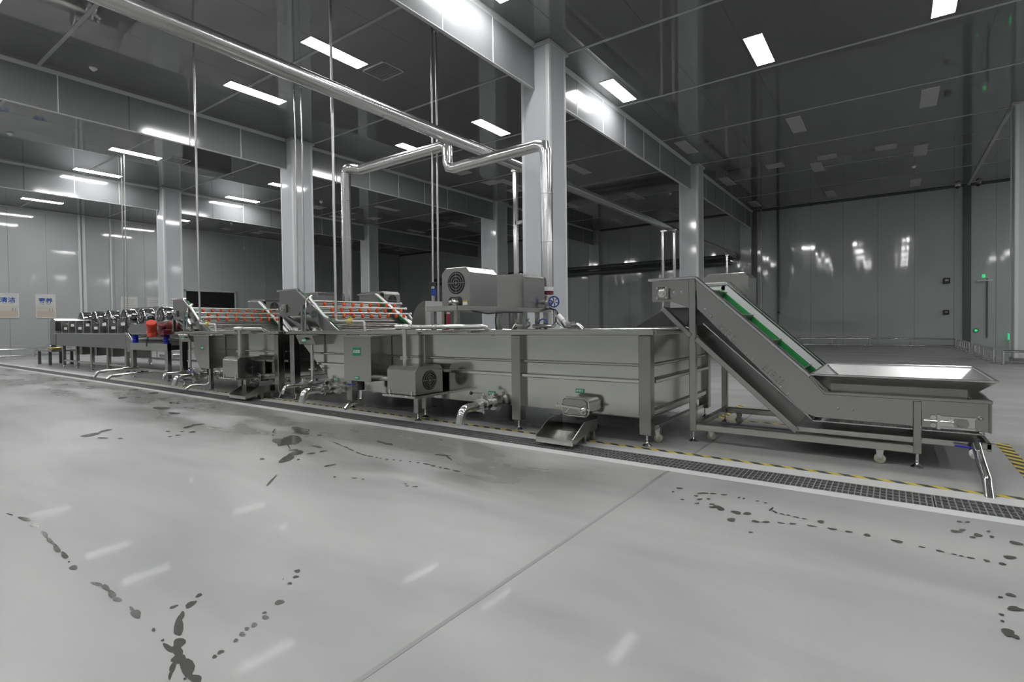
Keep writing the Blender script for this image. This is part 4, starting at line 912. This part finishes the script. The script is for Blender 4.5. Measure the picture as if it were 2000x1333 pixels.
    o_ = [(-.60, 5.47), (.655, 5.47), (.655, 7.02), (-.60, 7.02)]; i_ = [(-.47, 5.72), (.50, 5.72), (.50, 6.70), (-.47, 6.70)]
    q = MB(); vs_ = [(x, y, zt) for x, y in o_] + [(x, y, zb) for x, y in i_] + [(x * 1.0, y, zt - .006) for x, y in o_] + [(x, y, zb - .006) for x, y in i_]
    q.add(vs_, [(k, (k + 1) % 4, 4 + (k + 1) % 4, 4 + k) for k in range(4)] + [(8 + k, 12 + k, 12 + (k + 1) % 4, 8 + (k + 1) % 4) for k in range(4)])
    hp = q.build('hopper', 'steel_satin', t)
    r = MB()
    for k in range(4):
        a, c = o_[k], o_[(k + 1) % 4]; r.bar((*a, zt), (*c, zt), .022, .016)
    r.build('hopper_rim', 'steel_pol', hp, bev=.003)
    r = MB(); r.box(-.46, .49, 5.60, 5.61, .585, .675); r.box(.51, .52, 5.62, 6.75, .585, .61); r.build('hopper_skirt', 'steel_dark', hp)
    MB().bar((-.60, 5.49, .745), (-.485, 5.56, .61), .02, .07, up=(0, 1, 0)).build('hopper_bracket', 'steel_dark', hp)
    MB().bar((.655, 7.0, .757), (1.9, 7.0, .757), .012, .012).build('support_rod', 'steel_dark', hp) if False else None
    # tail drain with blue valve handle
    q = MB().tube(fillet([(.53, 5.45, .26), (.54, 5.38, .20), (.55, 5.02, .09), (.552, 4.90, -.02)], .08), .033, 18); dr = q.build('tail_drain_pipe', 'steel_pol', t, smooth=True)
    q = MB().lathe((.53, 5.46, .205), (0, -.35, -.3), [(.036, 0), (.044, .01), (.044, .03), (.036, .05)], 18); q.build('drain_collar', 'white_plastic', dr, smooth=True)
    q = MB().cyl((.53, 5.48, .20), (.53, 5.48, .27), .04, 14); q.build('drain_valve', 'rubber', dr, smooth=True)
    MB().bar((.40, 5.46, .236), (.51, 5.46, .230), .025, .012).build('valve_handle', 'blue', dr, bev=.004)
feed_conveyor()
# a thin rail behind the hopper
# ------------------------------------------------------------------ drive platform over the long tank
def drive_platform():
    t = thing('drive_platform', 'steel platform across the long tank carrying two boxy drive covers', 'drive platform', (-4.86, 6.3, 1.165))
    q = MB(); q.box(-5.14, -4.59, 5.15, 7.44, 1.43, 1.45); q.build('platform_plate', 'steel_h', t)
    for x in (-5.14, -4.59): MB().box(x - .015, x + .015, 5.15, 7.44, 1.435, 1.50).build('side_channel', 'steel_h', t, bev=.004)
    for y in (5.15, 7.44): MB().box(-5.14, -4.59, y - .015, y + .015, 1.435, 1.50).build('end_channel', 'steel_h', t, bev=.004)
    for x, y in ((-4.66, 5.22), (-5.08, 5.22), (-4.62, 6.10), (-4.62, 6.75), (-4.62, 7.1), (-5.1, 7.1), (-4.62, 7.35)):
        MB().box(x - .03, x + .03, y - .03, y + .03, 1.165, 1.435).build('post', 'steel', t, bev=.004)
    h = hood('drive_cover', t, -5.11, -4.60, 5.42, 6.03, 1.50, 2.03, .075, 'y', bev=.006)
    fan_vent(h, (-4.84, 5.42 - .001, 1.82), (0, -1, 0), .155)
    MB().prism([(-4.98, 1.505), (-4.74, 1.505), (-4.74, 1.60), (-4.77, 1.63), (-4.95, 1.63), (-4.98, 1.60)], 'y', 5.415, 5.425).build('motor_opening', 'black', h)
    MB().lathe((-4.84, 5.44, 1.555), (-.2, -1, .0), [(.06, 0), (.062, .05), (.05, .08), (.03, .10), (.028, .13), (.005, .14)], 16).build('motor_shaft', 'steel_pol', h, smooth=True)
    l = MB().box(-4.72, -4.64, 5.414, 5.42, 1.515, 1.575).build('rating_label', 'white', h); MB().box(-4.72, -4.64, 5.4135, 5.4145, 1.553, 1.575).build('label_header', 'brass', l)
    h2 = hood('drive_cover', t, -5.16, -4.60, 6.71, 7.30, 1.50, 2.03, .06, 'y', bev=.006)
    # black cable under the platform
    MB().tube(fillet([(-4.57, 5.45, 1.43), (-4.56, 5.75, 1.40), (-4.56, 6.1, 1.42), (-4.56, 6.6, 1.43)], .1), .012, 8).build('cable', 'rubber', t, smooth=True)
    MB().tube(fillet([(-4.60, 6.0, 1.44), (-4.63, 6.02, 1.3), (-4.62, 6.02, 1.16)], .05), .012, 8).build('cable', 'rubber', t, smooth=True)
    MB().tube(fillet([(-4.57, 7.40, 1.50), (-4.42, 7.36, 1.46), (-4.34, 7.34, 1.30), (-4.25, 7.34, 1.18)], .08), .016, 8).build('cable', 'rubber', t, smooth=True)
drive_platform()

# pumps and pipe fittings along the far rim of the long tank
t = thing('rim_pipework', 'cluster of white pipe elbows and clamps on the far rim beside the blue wheel valve', 'pipe fittings', (-4.2, 6.95, 1.165))
MB().tube(fillet([(-4.98, 6.95, 1.17), (-4.92, 6.95, 1.235), (-4.70, 6.95, 1.24)], .05), .035, 12).build('elbow', 'steel_pol', t, smooth=True)
MB().tube(fillet([(-4.60, 6.95, 1.21), (-4.20, 6.95, 1.21), (-4.20, 6.95, 1.45)], .06), .03, 12).build('elbow', 'steel_pol', t, smooth=True)
q = MB().cyl((-4.14, 6.95, 1.37), (-4.06, 6.95, 1.29), .042, 16); q.cyl((-4.055, 6.95, 1.285), (-3.99, 6.95, 1.215), .034, 14); q.build('actuator', 'white_plastic', t, smooth=True)
q = MB().cyl((-4.00, 6.95, 1.18), (-4.00, 6.95, 1.27), .03, 12); q.cyl((-3.96, 6.92, 1.225), (-3.96, 6.98, 1.225), .055, 14); q.cyl((-4.0, 6.95, 1.26), (-3.85, 6.95, 1.27), .008, 8); q.build('clamp', 'chrome', t, smooth=True)
MB().tube(fillet([(-3.98, 6.95, 1.225), (-3.80, 6.95, 1.225), (-3.72, 6.95, 1.15)], .05), .032, 12).build('elbow', 'steel_pol', t, smooth=True)
q = MB().cyl((-4.72, 6.92, 1.24), (-4.72, 6.98, 1.24), .05, 14); q.cyl((-4.72, 6.95, 1.28), (-4.68, 6.95, 1.33), .012, 8); q.build('clamp', 'steel_pol', t, smooth=True)
MB().ring((-4.45, 7.0, 1.235), (0, 1, 0), .085, .012, 20, 8).build('small_blue_wheel', 'blue_wheel', t, smooth=True)
for k in range(2): MB().tube(fillet([(-4.30, 7.05, 1.40 - .04 * k), (-4.27, 7.05, 1.32 - .03 * k), (-4.12, 7.05, 1.17)], .04), .007, 8).build('thin_tube', 'steel_pol', t, smooth=True)

# curved deflector hood behind the spray bars
t = thing('curved_hood', 'curved steel hood standing behind the spray bars of the long tank', 'deflector hood', (-7.1, 6.8, 1.165))
q = MB(); n = 12; vs_ = []
for k in range(n + 1):
    a = math.radians(8 + 80 * k / n)
    for y in (6.60, 7.05): vs_.append((-6.62 - .36 * math.cos(a), y, 1.17 + .50 * math.sin(a)))
q.add(vs_, [(2 * k, 2 * k + 1, 2 * k + 3, 2 * k + 2) for k in range(n)]); q.build('hood_shell', 'steel_satin', t, smooth=True)
q = MB().prism([(-6.62 - .36 * math.cos(math.radians(8 + 80 * k / n)), 1.17 + .50 * math.sin(math.radians(8 + 80 * k / n))) for k in range(n + 1)] + [(-6.62, 1.17)], 'y', 7.04, 7.05); q.build('hood_end', 'steel', t)
MB().box(-6.63, -6.60, 6.60, 7.05, 1.165, 1.67).build('hood_back', 'steel_satin', t)
# level gauge and cable actuator beside the platform
t = thing('level_gauge', 'red level gauge tube standing left of the drive platform', 'level gauge', (-5.5, 6.1, 1.165))
MB().cyl((-5.62, 6.1, 1.165), (-5.62, 6.1, 1.42), .022, 10).build('gauge_tube', 'red', t, smooth=True)
MB().cyl((-5.62, 6.1, 1.42), (-5.62, 6.1, 1.46), .028, 10).build('gauge_cap', 'white', t, smooth=True)
MB().box(-5.72, -5.66, 6.05, 6.15, 1.165, 1.48).build('gauge_post', 'steel', t, bev=.004)
# enclosure box on the far side of the short tank
t = thing('drive_box', 'long low drive cover on posts at the far side of the short tank', 'drive box', (-10.4, 6.9, 1.165))
hood('drive_cover', t, -10.9, -9.95, 6.75, 7.2, 1.66, 1.98, .06, 'y')
for x in (-10.8, -10.05):
    for y in (6.82, 7.12): MB().box(x - .025, x + .025, y - .025, y + .025, 1.165, 1.66).build('post', 'steel', t)

# ------------------------------------------------------------------ vibrating screen
def vibrating_screen():
    t = thing('vibrating_screen', 'vibrating screen with red motor and blue springs left of the short tank', 'vibrating screen', (-14.6, 6.1, 0))
    ya, yb = 5.3, 7.0
    for x in (-15.82, -13.76):
        for y in (ya, yb):
            MB().box(x - .08, x + .08, y - .044, y + .044, .06, .885).build('leg', 'steel', t, bev=.006)
            foot(MB(), x, y, .07).build('foot', 'steel_pol', t, smooth=True)
    for y in (ya, yb):
        MB().box(-15.9, -13.68, y - .05, y + .05, .71, .89).build('frame_beam', 'steel_h', t, bev=.006)
        MB().box(-15.74, -13.84, y - .03, y + .03, .18, .25).build('lower_tie', 'steel_h', t, bev=.005)
    for x in (-15.82, -13.76): MB().box(x - .06, x + .06, ya, yb, .73, .85).build('cross_beam', 'steel', t, bev=.006)
    for x in (-15.68, -13.82):
        for y in (ya, yb):
            s = MB()
            for k in range(4): s.lathe((x, y, .885 + k * .052), (0, 0, 1), [(.052, 0), (.07, .012), (.07, .04), (.052, .052)], 16)
            s.build('spring', 'blue', t, smooth=True)
    # screen trough, slightly raked
    for y in (ya + .02, yb - .02):
        MB().prism([(-16.1, 1.12), (-13.1, 1.12), (-12.72, 1.22), (-13.0, 1.42), (-14.0, 1.42), (-16.0, 1.35), (-16.25, 1.22)], 'y', y - .01, y + .01).build('trough_side', 'steel', t, bev=.003)
    MB().box(-16.1, -12.9, ya + .03, yb - .03, 1.13, 1.15).build('trough_bed', 'steel_h', t)
    q = MB()
    for k in range(24): q.cyl((-15.9 + k * .125, ya + .05, 1.23), (-15.9 + k * .125, yb - .05, 1.23), .012, 6)
    q.build('screen_bars', 'steel_pol', t)['kind'] = 'stuff'
    MB().box(-15.7, -13.0, ya - .10, ya + .0, 1.10, 1.145).build('side_shelf', 'steel_h', t, bev=.004)
    MB().prism([(-13.25, 1.12), (-12.75, 1.12), (-12.95, 1.33), (-13.25, 1.42)], 'y', ya + .05, yb - .05).build('feed_plate', 'steel_dark', t)
    # motors
    m = MB(); a = Vector((-14.15, 5.12, 1.24)); ax = Vector((.55, -.25, .8)).normalized()
    m.lathe(a - ax * .15, ax, [(.08, 0), (.105, .02), (.115, .06), (.10, .07), (.10, .24), (.115, .25), (.118, .31), (.10, .34)], 18)
    mo = m.build('vibration_motor', 'red_motor', t, smooth=True)
    q = MB(); q.box(-14.30, -14.08, 5.06, 5.20, 1.04, 1.16); q.box(-14.36, -14.25, 5.10, 5.22, 1.08, 1.30); q.build('motor_foot', 'red_motor', mo, bev=.02)
    MB().tube(fillet([(-14.1, 5.02, 1.05), (-14.06, 4.98, .95), (-14.08, 4.98, .83)], .05), .012, 8).build('motor_cable', 'rubber', mo, smooth=True)
    m2 = MB().lathe(Vector((-13.55, 5.12, 1.24)) - ax * .2, ax, [(.06, 0), (.08, .02), (.08, .28), (.09, .30), (.07, .33)], 16).build('vibration_motor', 'dark_red', t, smooth=True)
    MB().box(-13.72, -13.4, 5.08, 5.24, 1.10, 1.22).build('motor_foot', 'dark_red', m2, bev=.01)
    # floor drain pipes
    for x0, z0, x1 in ((-15.66, .24, -15.68), (-14.8, .18, -14.82)):
        q = MB().tube(fillet([(x0, 5.36, z0), (x0 - .01, 4.50, z0 - .03), (x1 - .02, 4.42, .08)], .08), .035, 12); p = q.build('drain_pipe', 'steel_pol', t, smooth=True)
        MB().cyl((x0, 5.0, z0 - .005), (x0, 5.14, z0), .05, 12).build('pipe_clamp', 'steel_pol', p, smooth=True)
    MB().tube([(-13.9, 5.3, 1.0), (-13.2, 5.45, .95), (-12.9, 5.7, .95)], .03, 8).build('cable', 'cable', t, smooth=True)
vibrating_screen()

# ------------------------------------------------------------------ roller dryer with chrome fans
def dryer():
    t = thing('fan_dryer', 'long drying machine with two rows of chrome fans at the far end', 'drying machine', (-20, 6.5, 0))
    ya, yb = 5.5, 7.6
    MB().box(-23.25, -16.95, ya, ya + .02, .70, 1.10).build('front_panel', 'steel', t, bev=.004)
    MB().box(-23.25, -16.95, yb - .02, yb, .70, 1.10).build('rear_panel', 'steel', t, bev=.004)
    MB().box(-23.3, -16.9, ya - .03, ya + .04, 1.09, 1.125).build('top_rail', 'steel_pol', t, bev=.005)
    MB().box(-23.3, -16.9, yb - .04, yb + .03, 1.09, 1.125).build('top_rail', 'steel_pol', t, bev=.005)
    MB().box(-23.2, -16.4, ya + .02, yb - .02, .78, .80).build('bed', 'steel_h', t)
    q = MB()
    for k in range(30): q.cyl((-23.0 + k * .21, ya + .02, .95), (-23.0 + k * .21, yb - .02, .95), .05, 10)
    q.build('rollers', 'steel_pol', t)['kind'] = 'stuff'
    for y in (ya, yb - .02):
        MB().prism([(-16.93, .62), (-16.43, .62), (-16.43, .92), (-16.80, 1.13), (-16.93, 1.13)], 'y', y, y + .02).build('end_panel', 'steel', t, bev=.003)
        MB().bar((-16.92, y, 1.13), (-16.40, y, .90), .05, .03, up=(.4, 0, .9)).build('end_rail', 'steel_pol', t)
    # cabinet at the far end
    MB().prism([(-23.75, .72), (-23.2, .72), (-23.15, 1.56), (-23.28, 1.62), (-23.6, 1.62), (-23.75, 1.5)], 'y', ya - .02, yb).build('end_cabinet', 'steel', t, bev=.01)
    hood('rear_hood', t, -23.1, -22.3, 6.9, 7.6, 1.12, 1.66, .05, 'y', 'steel_pol')
    MB().box(-22.6, -19.8, 7.55, 7.62, 1.85, 2.0).build('duct', 'steel', t, bev=.01)
    for x in (-22.5, -19.9): MB().box(x - .04, x + .04, 7.55, 7.62, 1.1, 1.85).build('duct_post', 'steel', t)
    # legs, ties
    for i in range(5):
        x = -22.45 + i * 1.37
        for y in (ya + .03, yb - .05):
            MB().box(x - .06, x + .06, y - .04, y + .04, .06, .72).build('leg', 'steel', t, bev=.005)
            foot(MB(), x, y, .07).build('foot', 'steel_pol', t, smooth=True)
    for y in (ya + .03, yb - .05): MB().box(-22.45, -16.9, y - .025, y + .025, .19, .25).build('lower_tie', 'steel_h', t, bev=.005)
    for i in range(4): MB().box(-21.95 + i * 1.37, -21.5 + i * 1.37, ya + .25, ya + .75, .42, .74).build('collecting_hopper', 'steel_dark', t, bev=.01)
    # upright dividers with white tags, fans between them
    for i in range(8):
        x = -22.75 + i * .72
        z = 1.50
        MB().prism([(ya + .06, 1.12), (ya + .22, 1.12), (ya + .22, z - .08), (ya + .18, z - .05), (ya + .12, z + .03), (ya + .06, z)], 'x', x - .03, x + .03).build('divider', 'steel_dark' if False else 'steel', t, bev=.006)
        MB().box(x + .22, x + .50, ya + .07, ya + .08, 1.24 + .10 * (i % 2), 1.32 + .10 * (i % 2)).build('white_tag', 'white', t)
        MB().box(x + .13, x + .55, ya + .30, ya + .75, 1.12, 1.34).build('nozzle_box', 'dark_trim', t)
    def fan(x, y, z, r, L_):
        q = MB(); q.lathe((x, y, z), (0, 1, 0), [(r * .82, .02), (r, 0), (r * 1.02, .03), (r, .05), (r, L_), (r * .95, L_ + .02)], 26)
        f_ = q.build('fan_drum', 'chrome', t, smooth=True)
        MB().cyl((x, y - .004, z), (x, y + .012, z), r * .88, 24).build('fan_face', 'black', f_)
        g = MB()
        for k in range(6):
            a = k * math.pi / 3
            g.bar((x, y - .006, z), (x + r * .85 * math.cos(a), y - .006, z + r * .85 * math.sin(a)), .012, .01, up=(0, 1, 0))
        g.annulus((x, y - .008, z), (0, 1, 0), r * .45, r * .52, .006, 20); g.cyl((x, y - .02, z), (x, y, z), r * .18, 12)
        g.build('fan_guard', 'chrome', f_)
        MB().box(x - r * .6, x + r * .6, y + .05, y + L_ - .05, 1.12, z - r * .7).build('fan_foot', 'steel', f_)
    for i in range(6): fan(-23.95 + i * 1.375, 6.40, 1.60, .27, .27)
    for i in range(6): fan(-23.4 + i * 1.375, 6.80, 1.50, .21, .22)
dryer()
# small take-off stand at the far end
t = thing('outfeed_stand', 'small low stand with a motor at the far end of the drying machine', 'stand', (-24.6, 5.7, 0))
for x in (-25.2, -23.9):
    for y in (5.5, 6.1): MB().box(x - .05, x + .05, y - .04, y + .04, 0, .50).build('leg', 'dark_trim', t, bev=.004)
MB().box(-25.3, -23.4, 5.42, 6.18, .48, .54).build('table_top', 'steel_h', t, bev=.005)
MB().lathe((-24.3, 5.6, .66), (1, 0, 0), [(.09, 0), (.12, .02), (.12, .40), (.08, .44)], 14).build('motor', 'steel_pol', t, smooth=True)
MB().box(-24.2, -23.8, 5.5, 5.8, .54, .62).build('gear_case', 'brass', t, bev=.01)

# ------------------------------------------------------------------ overhead pipework
t = thing('overhead_pipe', 'thick insulated steel pipe running overhead past the near column to the rear wall', 'overhead pipe', (-6.75, 9, 4.8))
MB().tube(fillet([(-6.75, YF + .1, 4.80), (-6.75, 29.55, 4.72)], .2), .115, 24).build('main_run', 'steel_pipe', t, smooth=True)
y = 3.2
while y < 29:
    zb_ = 4.80 - .08 * (y - YF - .1) / (29.45 - YF)
    MB().cyl((-6.75, y - .006, zb_), (-6.75, y + .006, zb_), .117, 24).build('joint_band', 'steel_pol', t, smooth=True); y += 2.15
MB().tube(fillet([(-6.75, 29.5, 4.72), (-6.75, 29.85, 4.72), (-7.2, 29.85, 4.72)], .2, 3), .14, 18).build('wall_elbow', 'dark_trim', t, smooth=True)
MB().tube([(-7.1, 29.85, 4.72), (-29.0, 29.85, 4.72)], .12, 14).build('wall_run', 'dark_trim', t, smooth=True)
MB().tube([(-7.1, 29.95, 4.40), (-29.0, 29.95, 4.40)], .14, 12).build('wall_run', 'dark_trim', t, smooth=True)
t = thing('branch_pipe', 'thinner insulated pipe crossing under the overhead pipe with two vertical drops', 'branch pipe', (-6.9, 7.5, 1.2))
MB().tube(fillet([(-4.67, 7.5, 1.86), (-4.67, 7.5, 4.24), (-6.87, 7.5, 4.20), (-6.87, 7.5, 4.66)], .16, 2), .10, 20).build('near_drop', 'steel_pipe', t, smooth=True)
MB().tube(fillet([(-6.87, 7.5, 4.45), (-6.87, 7.5, 4.67), (-9.45, 7.5, 4.66), (-9.62, 7.38, 4.70), (-9.80, 7.38, 4.70), (-9.80, 7.38, 1.25)], .12, 2), .108, 20).build('far_drop', 'steel_pipe', t, smooth=True)
for z in (2.6, 3.4): MB().cyl((-4.67, 7.5, z - .005), (-4.67, 7.5, z + .005), (.111 if False else .112), 20).build('joint_band', 'steel_pol', t, smooth=True)
for z in (2.4, 3.2, 4.0): MB().cyl((-9.80, 7.38, z - .005), (-9.80, 7.38, z + .005), (.111 if False else .112), 20).build('joint_band', 'steel_pol', t, smooth=True)
v = MB().cyl((-4.67, 7.5, 1.73), (-4.67, 7.5, 1.79), .10, 20).build('red_band', 'dark_red', t, smooth=True)
v = MB(); v.cyl((-4.67, 7.5, 1.69), (-4.67, 7.5, 1.715), .105, 20); v.cyl((-4.67, 7.5, 1.50), (-4.67, 7.5, 1.69), .075, 18); v.cyl((-4.67, 7.5, 1.47), (-4.67, 7.5, 1.50), .105, 20); v.cyl((-4.67, 7.5, 1.16), (-4.67, 7.5, 1.47), .06, 16)
v = v.build('valve_body', 'steel_satin', t, smooth=True)
MB().lathe((-4.67, 7.5, 1.60), (.78, -.62, 0), [(.06, 0), (.06, .12), (.04, .18), (.022, .24), (.018, .34)], 16).build('valve_bonnet', 'steel_satin', v, smooth=True)
ax = Vector((.78, -.62, 0)).normalized(); c = Vector((-4.67, 7.5, 1.60)) + ax * .30
w = MB().ring(c, ax, .085, .012, 24, 8)
sd = ax.cross(Vector((0, 0, 1)))
for k in range(3):
    a = k * math.pi / 3 + .3; w.bar(c - (sd * math.cos(a) + Vector((0, 0, 1)) * math.sin(a)) * .08, c + (sd * math.cos(a) + Vector((0, 0, 1)) * math.sin(a)) * .08, .014, .012, up=ax)
w.build('hand_wheel', 'blue_wheel', v, smooth=True)

def conduit(pts, r, label, extra=None):
    t = thing('hanging_conduit', label, 'conduit', (*pts[-1][:2], pts[-1][2]), 'hanging conduits')
    MB().tube(pts, r, 10).build('conduit_tube', 'steel_thin', t, smooth=True)
    x, y, z = pts[0]; MB().cyl((x, y, z - .015), (x, y, z), r * 2.2, 14).build('ceiling_rose', 'trim_white', t, smooth=True)
    return t
t = conduit([(-7.19, 7.45, ZC), (-7.26, 7.45, 2.05)], .019, 'hanging conduit ending at the small blue actuator left of the drive platform')
MB().box(-7.30, -7.22, 7.40, 7.50, 2.0, 2.08).build('connector', 'rubber', t, bev=.008)
MB().cyl((-7.26, 7.45, 1.55), (-7.26, 7.45, 2.0), .035, 12).build('actuator_rod', 'steel_pol', t, smooth=True)
MB().cyl((-7.22, 7.43, 1.82), (-7.22, 7.43, 1.95), .05, 14).build('blue_coupling', 'blue_wheel', t, smooth=True)
conduit([(-7.32, 7.70, ZC), (-7.36, 7.70, 1.2)], .02, 'hanging conduit just right of the one with the actuator')
conduit([(-20.95, 6.8, ZC), (-21.0, 6.8, 1.92)], .018, 'left one of the twin conduits hanging over the drying machine')
conduit([(-20.70, 6.8, ZC), (-20.74, 6.8, 1.92)], .018, 'right one of the twin conduits hanging over the drying machine')
conduit([(-11.90, 7.5, ZC), (-11.92, 7.5, 1.2)], .017, 'left one of the twin conduits in front of the second column')
conduit([(-11.62, 7.5, ZC), (-11.65, 7.5, 1.2)], .017, 'right one of the twin conduits in front of the second column')

def pipe_support(y, xs, label, zt=4.67):
    t = thing('pipe_support', label, 'pipe support', (-6.75, y, 0), 'pipe supports')
    for x in xs: MB().box(x - .045, x + .045, y - .04, y + .04, 0, zt).build('post', 'steel_pol', t, bev=.006)
    MB().box(min(xs) - .08, max(xs) + .08, y - .05, y + .05, zt - .05, zt + .01).build('saddle', 'steel_pol', t, bev=.006)
    for x in xs: MB().box(x - .09, x + .09, y - .09, y + .09, 0, .015).build('base_plate', 'steel', t)
    return t
t = pipe_support(9.62, (-6.80,), 'bright steel pipe support beside the near column')
MB().box(-6.80, -6.42, 9.58, 9.66, 3.45, 3.53).build('arm', 'steel_pol', t, bev=.006)
pipe_support(19.4, (-6.98, -6.55), 'two legged pipe support beside the column behind the feed conveyor head')
pipe_support(27.9, (-6.75,), 'slim pipe support near the rear wall', 4.59)

# ------------------------------------------------------------------ low guard rails
def guard_rail(p, q, n, label, h=.36):
    t = thing('guard_rail', label, 'guard rail', ((p[0] + q[0]) / 2, (p[1] + q[1]) / 2, 0))
    p = Vector((*p, 0)); q = Vector((*q, 0)); up = Vector((0, 0, 1))
    MB().cyl(p + up * h, q + up * h, .035, 12).build('top_rail', 'steel_pol', t, smooth=True)
    MB().cyl(p + up * .07, q + up * .07, .022, 10).build('lower_rail', 'steel_pol', t, smooth=True)
    for k in range(n):
        c = p + (q - p) * (k / (n - 1))
        o = MB().cyl(c, c + up * h, .03, 12).build('post', 'steel_pol', t, smooth=True)
        MB().cyl(c, c + up * .015, .06, 12).build('base_plate', 'steel', o)
guard_rail((-5.4, 29.5), (2.17, 29.5), 6, 'long low guard rail along the rear wall')
guard_rail((2.25, 29.3), (2.25, 25.3), 6, 'low guard rail leading from the rear wall corner')
guard_rail((2.28, 24.0), (2.28, 19.7), 5, 'low guard rail with four visible posts beside the right column')
guard_rail((2.40, 19.1), (5.2, 19.1), 3, 'bright low guard rail in front of the right column')
guard_rail((-32.6, 1.5), (-32.6, 8.3), 6, 'low guard rail below the posters on the left wall')
guard_rail((-28.0, 8.8), (-17.0, 8.8), 9, 'low guard rail seen under the drying machine')

# ------------------------------------------------------------------ wall fittings
def wall_box(x, z, label, cat='wall box', s=.12):
    t = thing('wall_box', label, cat, (x, YB, z))
    MB().box(x - s, x + s, YB - .12, YB, z - s, z + s).build('box_body', 'black', t, bev=.01)
    MB().box(x - s * .5, x + s * .5, YB - .125, YB - .12, z - s * .2, z + s * .4).build('box_window', 'steel_dark', t)
wall_box(1.93, 2.93, 'small black box on the rear wall, the upper of two')
wall_box(1.92, 1.53, 'small black box on the rear wall, the lower of two', s=.10)
t = thing('conduit_drop', 'dark conduit running down the rear wall with an end cap', 'conduit', (-4.8, YB - .1, 1.6))
MB().cyl((-4.79, YB - .1, 1.69), (-4.79, YB - .1, ZC), .035, 8).build('conduit_tube', 'dark_trim', t, smooth=True)
MB().lathe((-4.79, YB - .1, 1.62), (0, 0, 1), [(.03, 0), (.06, .02), (.06, .09), (.03, .12)], 12).build('end_cap', 'black', t, smooth=True)
t = thing('signal_lamp', 'green signal lamp on a bracket high on the right rear wall', 'signal lamp', (3.25, YB, 2.9))
MB().lathe((3.15, YB - .12, 2.98), (0, 0, 1), [(.04, 0), (.055, .03), (.055, .12), (.03, .15)], 14).build('lamp_globe', 'lamp_green', t, smooth=True)
MB().box(2.95, 3.45, YB - .15, YB - .03, 2.84, 2.88).build('bracket', 'white', t); MB().box(3.25, 3.30, YB - .05, YB - .002, .4, 2.95).build('cable_duct', 'dark_trim', t)
t = thing('exit_lamp', 'green lit exit lamp with white case low beside the right column', 'exit lamp', (4.0, YB, .2))
MB().box(4.05, 4.18, YB - .25, YB - .002, .30, .62).build('lamp_case', 'white', t, bev=.01); MB().box(3.93, 4.05, YB - .24, YB - .02, .33, .59).build('lamp_face', 'lamp_green', t, bev=.01)
t = thing('push_button', 'small round green button lamp beside the dark wall strip', 'button lamp', (2.9, YB, .6))
MB().cyl((2.92, YB - .05, .72), (2.92, YB, .72), .05, 14).build('button', 'lamp_green', t, smooth=True); MB().cyl((2.92, YB - .03, .72), (2.92, YB, .72), .10, 14).build('bezel', 'teal_hose', t, smooth=True)
for x, lab in ((2.28, 'small dome camera left of the dark wall strip'), (2.95, 'small dome camera right of the dark wall strip')):
    t = thing('dome_camera', lab, 'camera', (x, YB - .3, ZC), 'dome cameras')
    MB().cyl((x, YB - .3, ZC - .08), (x, YB - .3, ZC), .10, 14).build('camera_base', 'white' if x < 2.5 else 'steel_dark', t, smooth=True)
    MB().lathe((x, YB - .3, ZC - .08), (0, 0, -1), [(.09, 0), (.08, .05), (.04, .09), (.01, .10)], 14).build('camera_dome', 'black', t, smooth=True)

# ------------------------------------------------------------------ posters on the left wall
def poster(y0, y1, title, label):
    z0, z1 = 1.85, 2.94; xf = XL + .012; yc = (y0 + y1) / 2
    t = thing('poster', label, 'poster', (XL, yc, z0))
    MB().box(XL + .001, xf, y0, y1, z0, z1).build('sheet', 'paper', t)
    f = MB(); f.box(XL, xf + .012, y0 - .03, y0, z0 - .03, z1 + .03); f.box(XL, xf + .012, y1, y1 + .03, z0 - .03, z1 + .03); f.box(XL, xf + .012, y0, y1, z0 - .03, z0); f.box(XL, xf + .012, y0, y1, z1, z1 + .03)
    f.build('poster_frame', 'trim_white', t)
    MB().box(xf, xf + .002, y0 + .01, y1 - .01, z0 + .30, z0 + .56).build('print_band', 'paper_warm', t)
    MB().box(xf, xf + .002, y0 + .01, y1 - .01, z0 + .02, z0 + .30).build('print_band', 'paper_tan', t)
    if title:
        text('title', title, .26, (xf + .004, yc, z1 - .30), (0, 1, 0), (0, 0, 1), 'ink_blue', t, sx=1.05, bold=.006)
        q = MB(); q.box(xf + .001, xf + .003, yc - .2, yc - .02, z1 - .475, z1 - .45); q.box(xf + .001, xf + .003, yc + .03, yc + .2, z1 - .475, z1 - .45); q.build('caption', 'ink_grey', t)
        q = MB(); q.box(xf + .002, xf + .004, y1 - .22, y1 - .18, z0 + .28, z0 + .44); q.box(xf + .002, xf + .004, y1 - .11, y1 - .08, z0 + .28, z0 + .42); q.build('printed_figures', 'ink_grey', t)
    else:
        q = MB()
        for k in range(7):
            zz = z1 - .16 - k * .10; q.box(xf + .001, xf + .003, y0 + .08, y1 - .08 - .06 * (k % 3), zz, zz + .02)
        q.build('text_lines', 'ink_grey', t)
poster(5.86, 6.58, '清洁', 'framed poster with the blue characters 清洁 at the picture edge')
poster(7.23, 7.92, '素养', 'framed poster with the blue characters 素养 beside the drying machine')
poster(10.69, 11.40, None, 'framed notice with text lines nearer the white wall strips')
poster(11.93, 12.62, None, 'framed notice with text lines partly behind the third column')
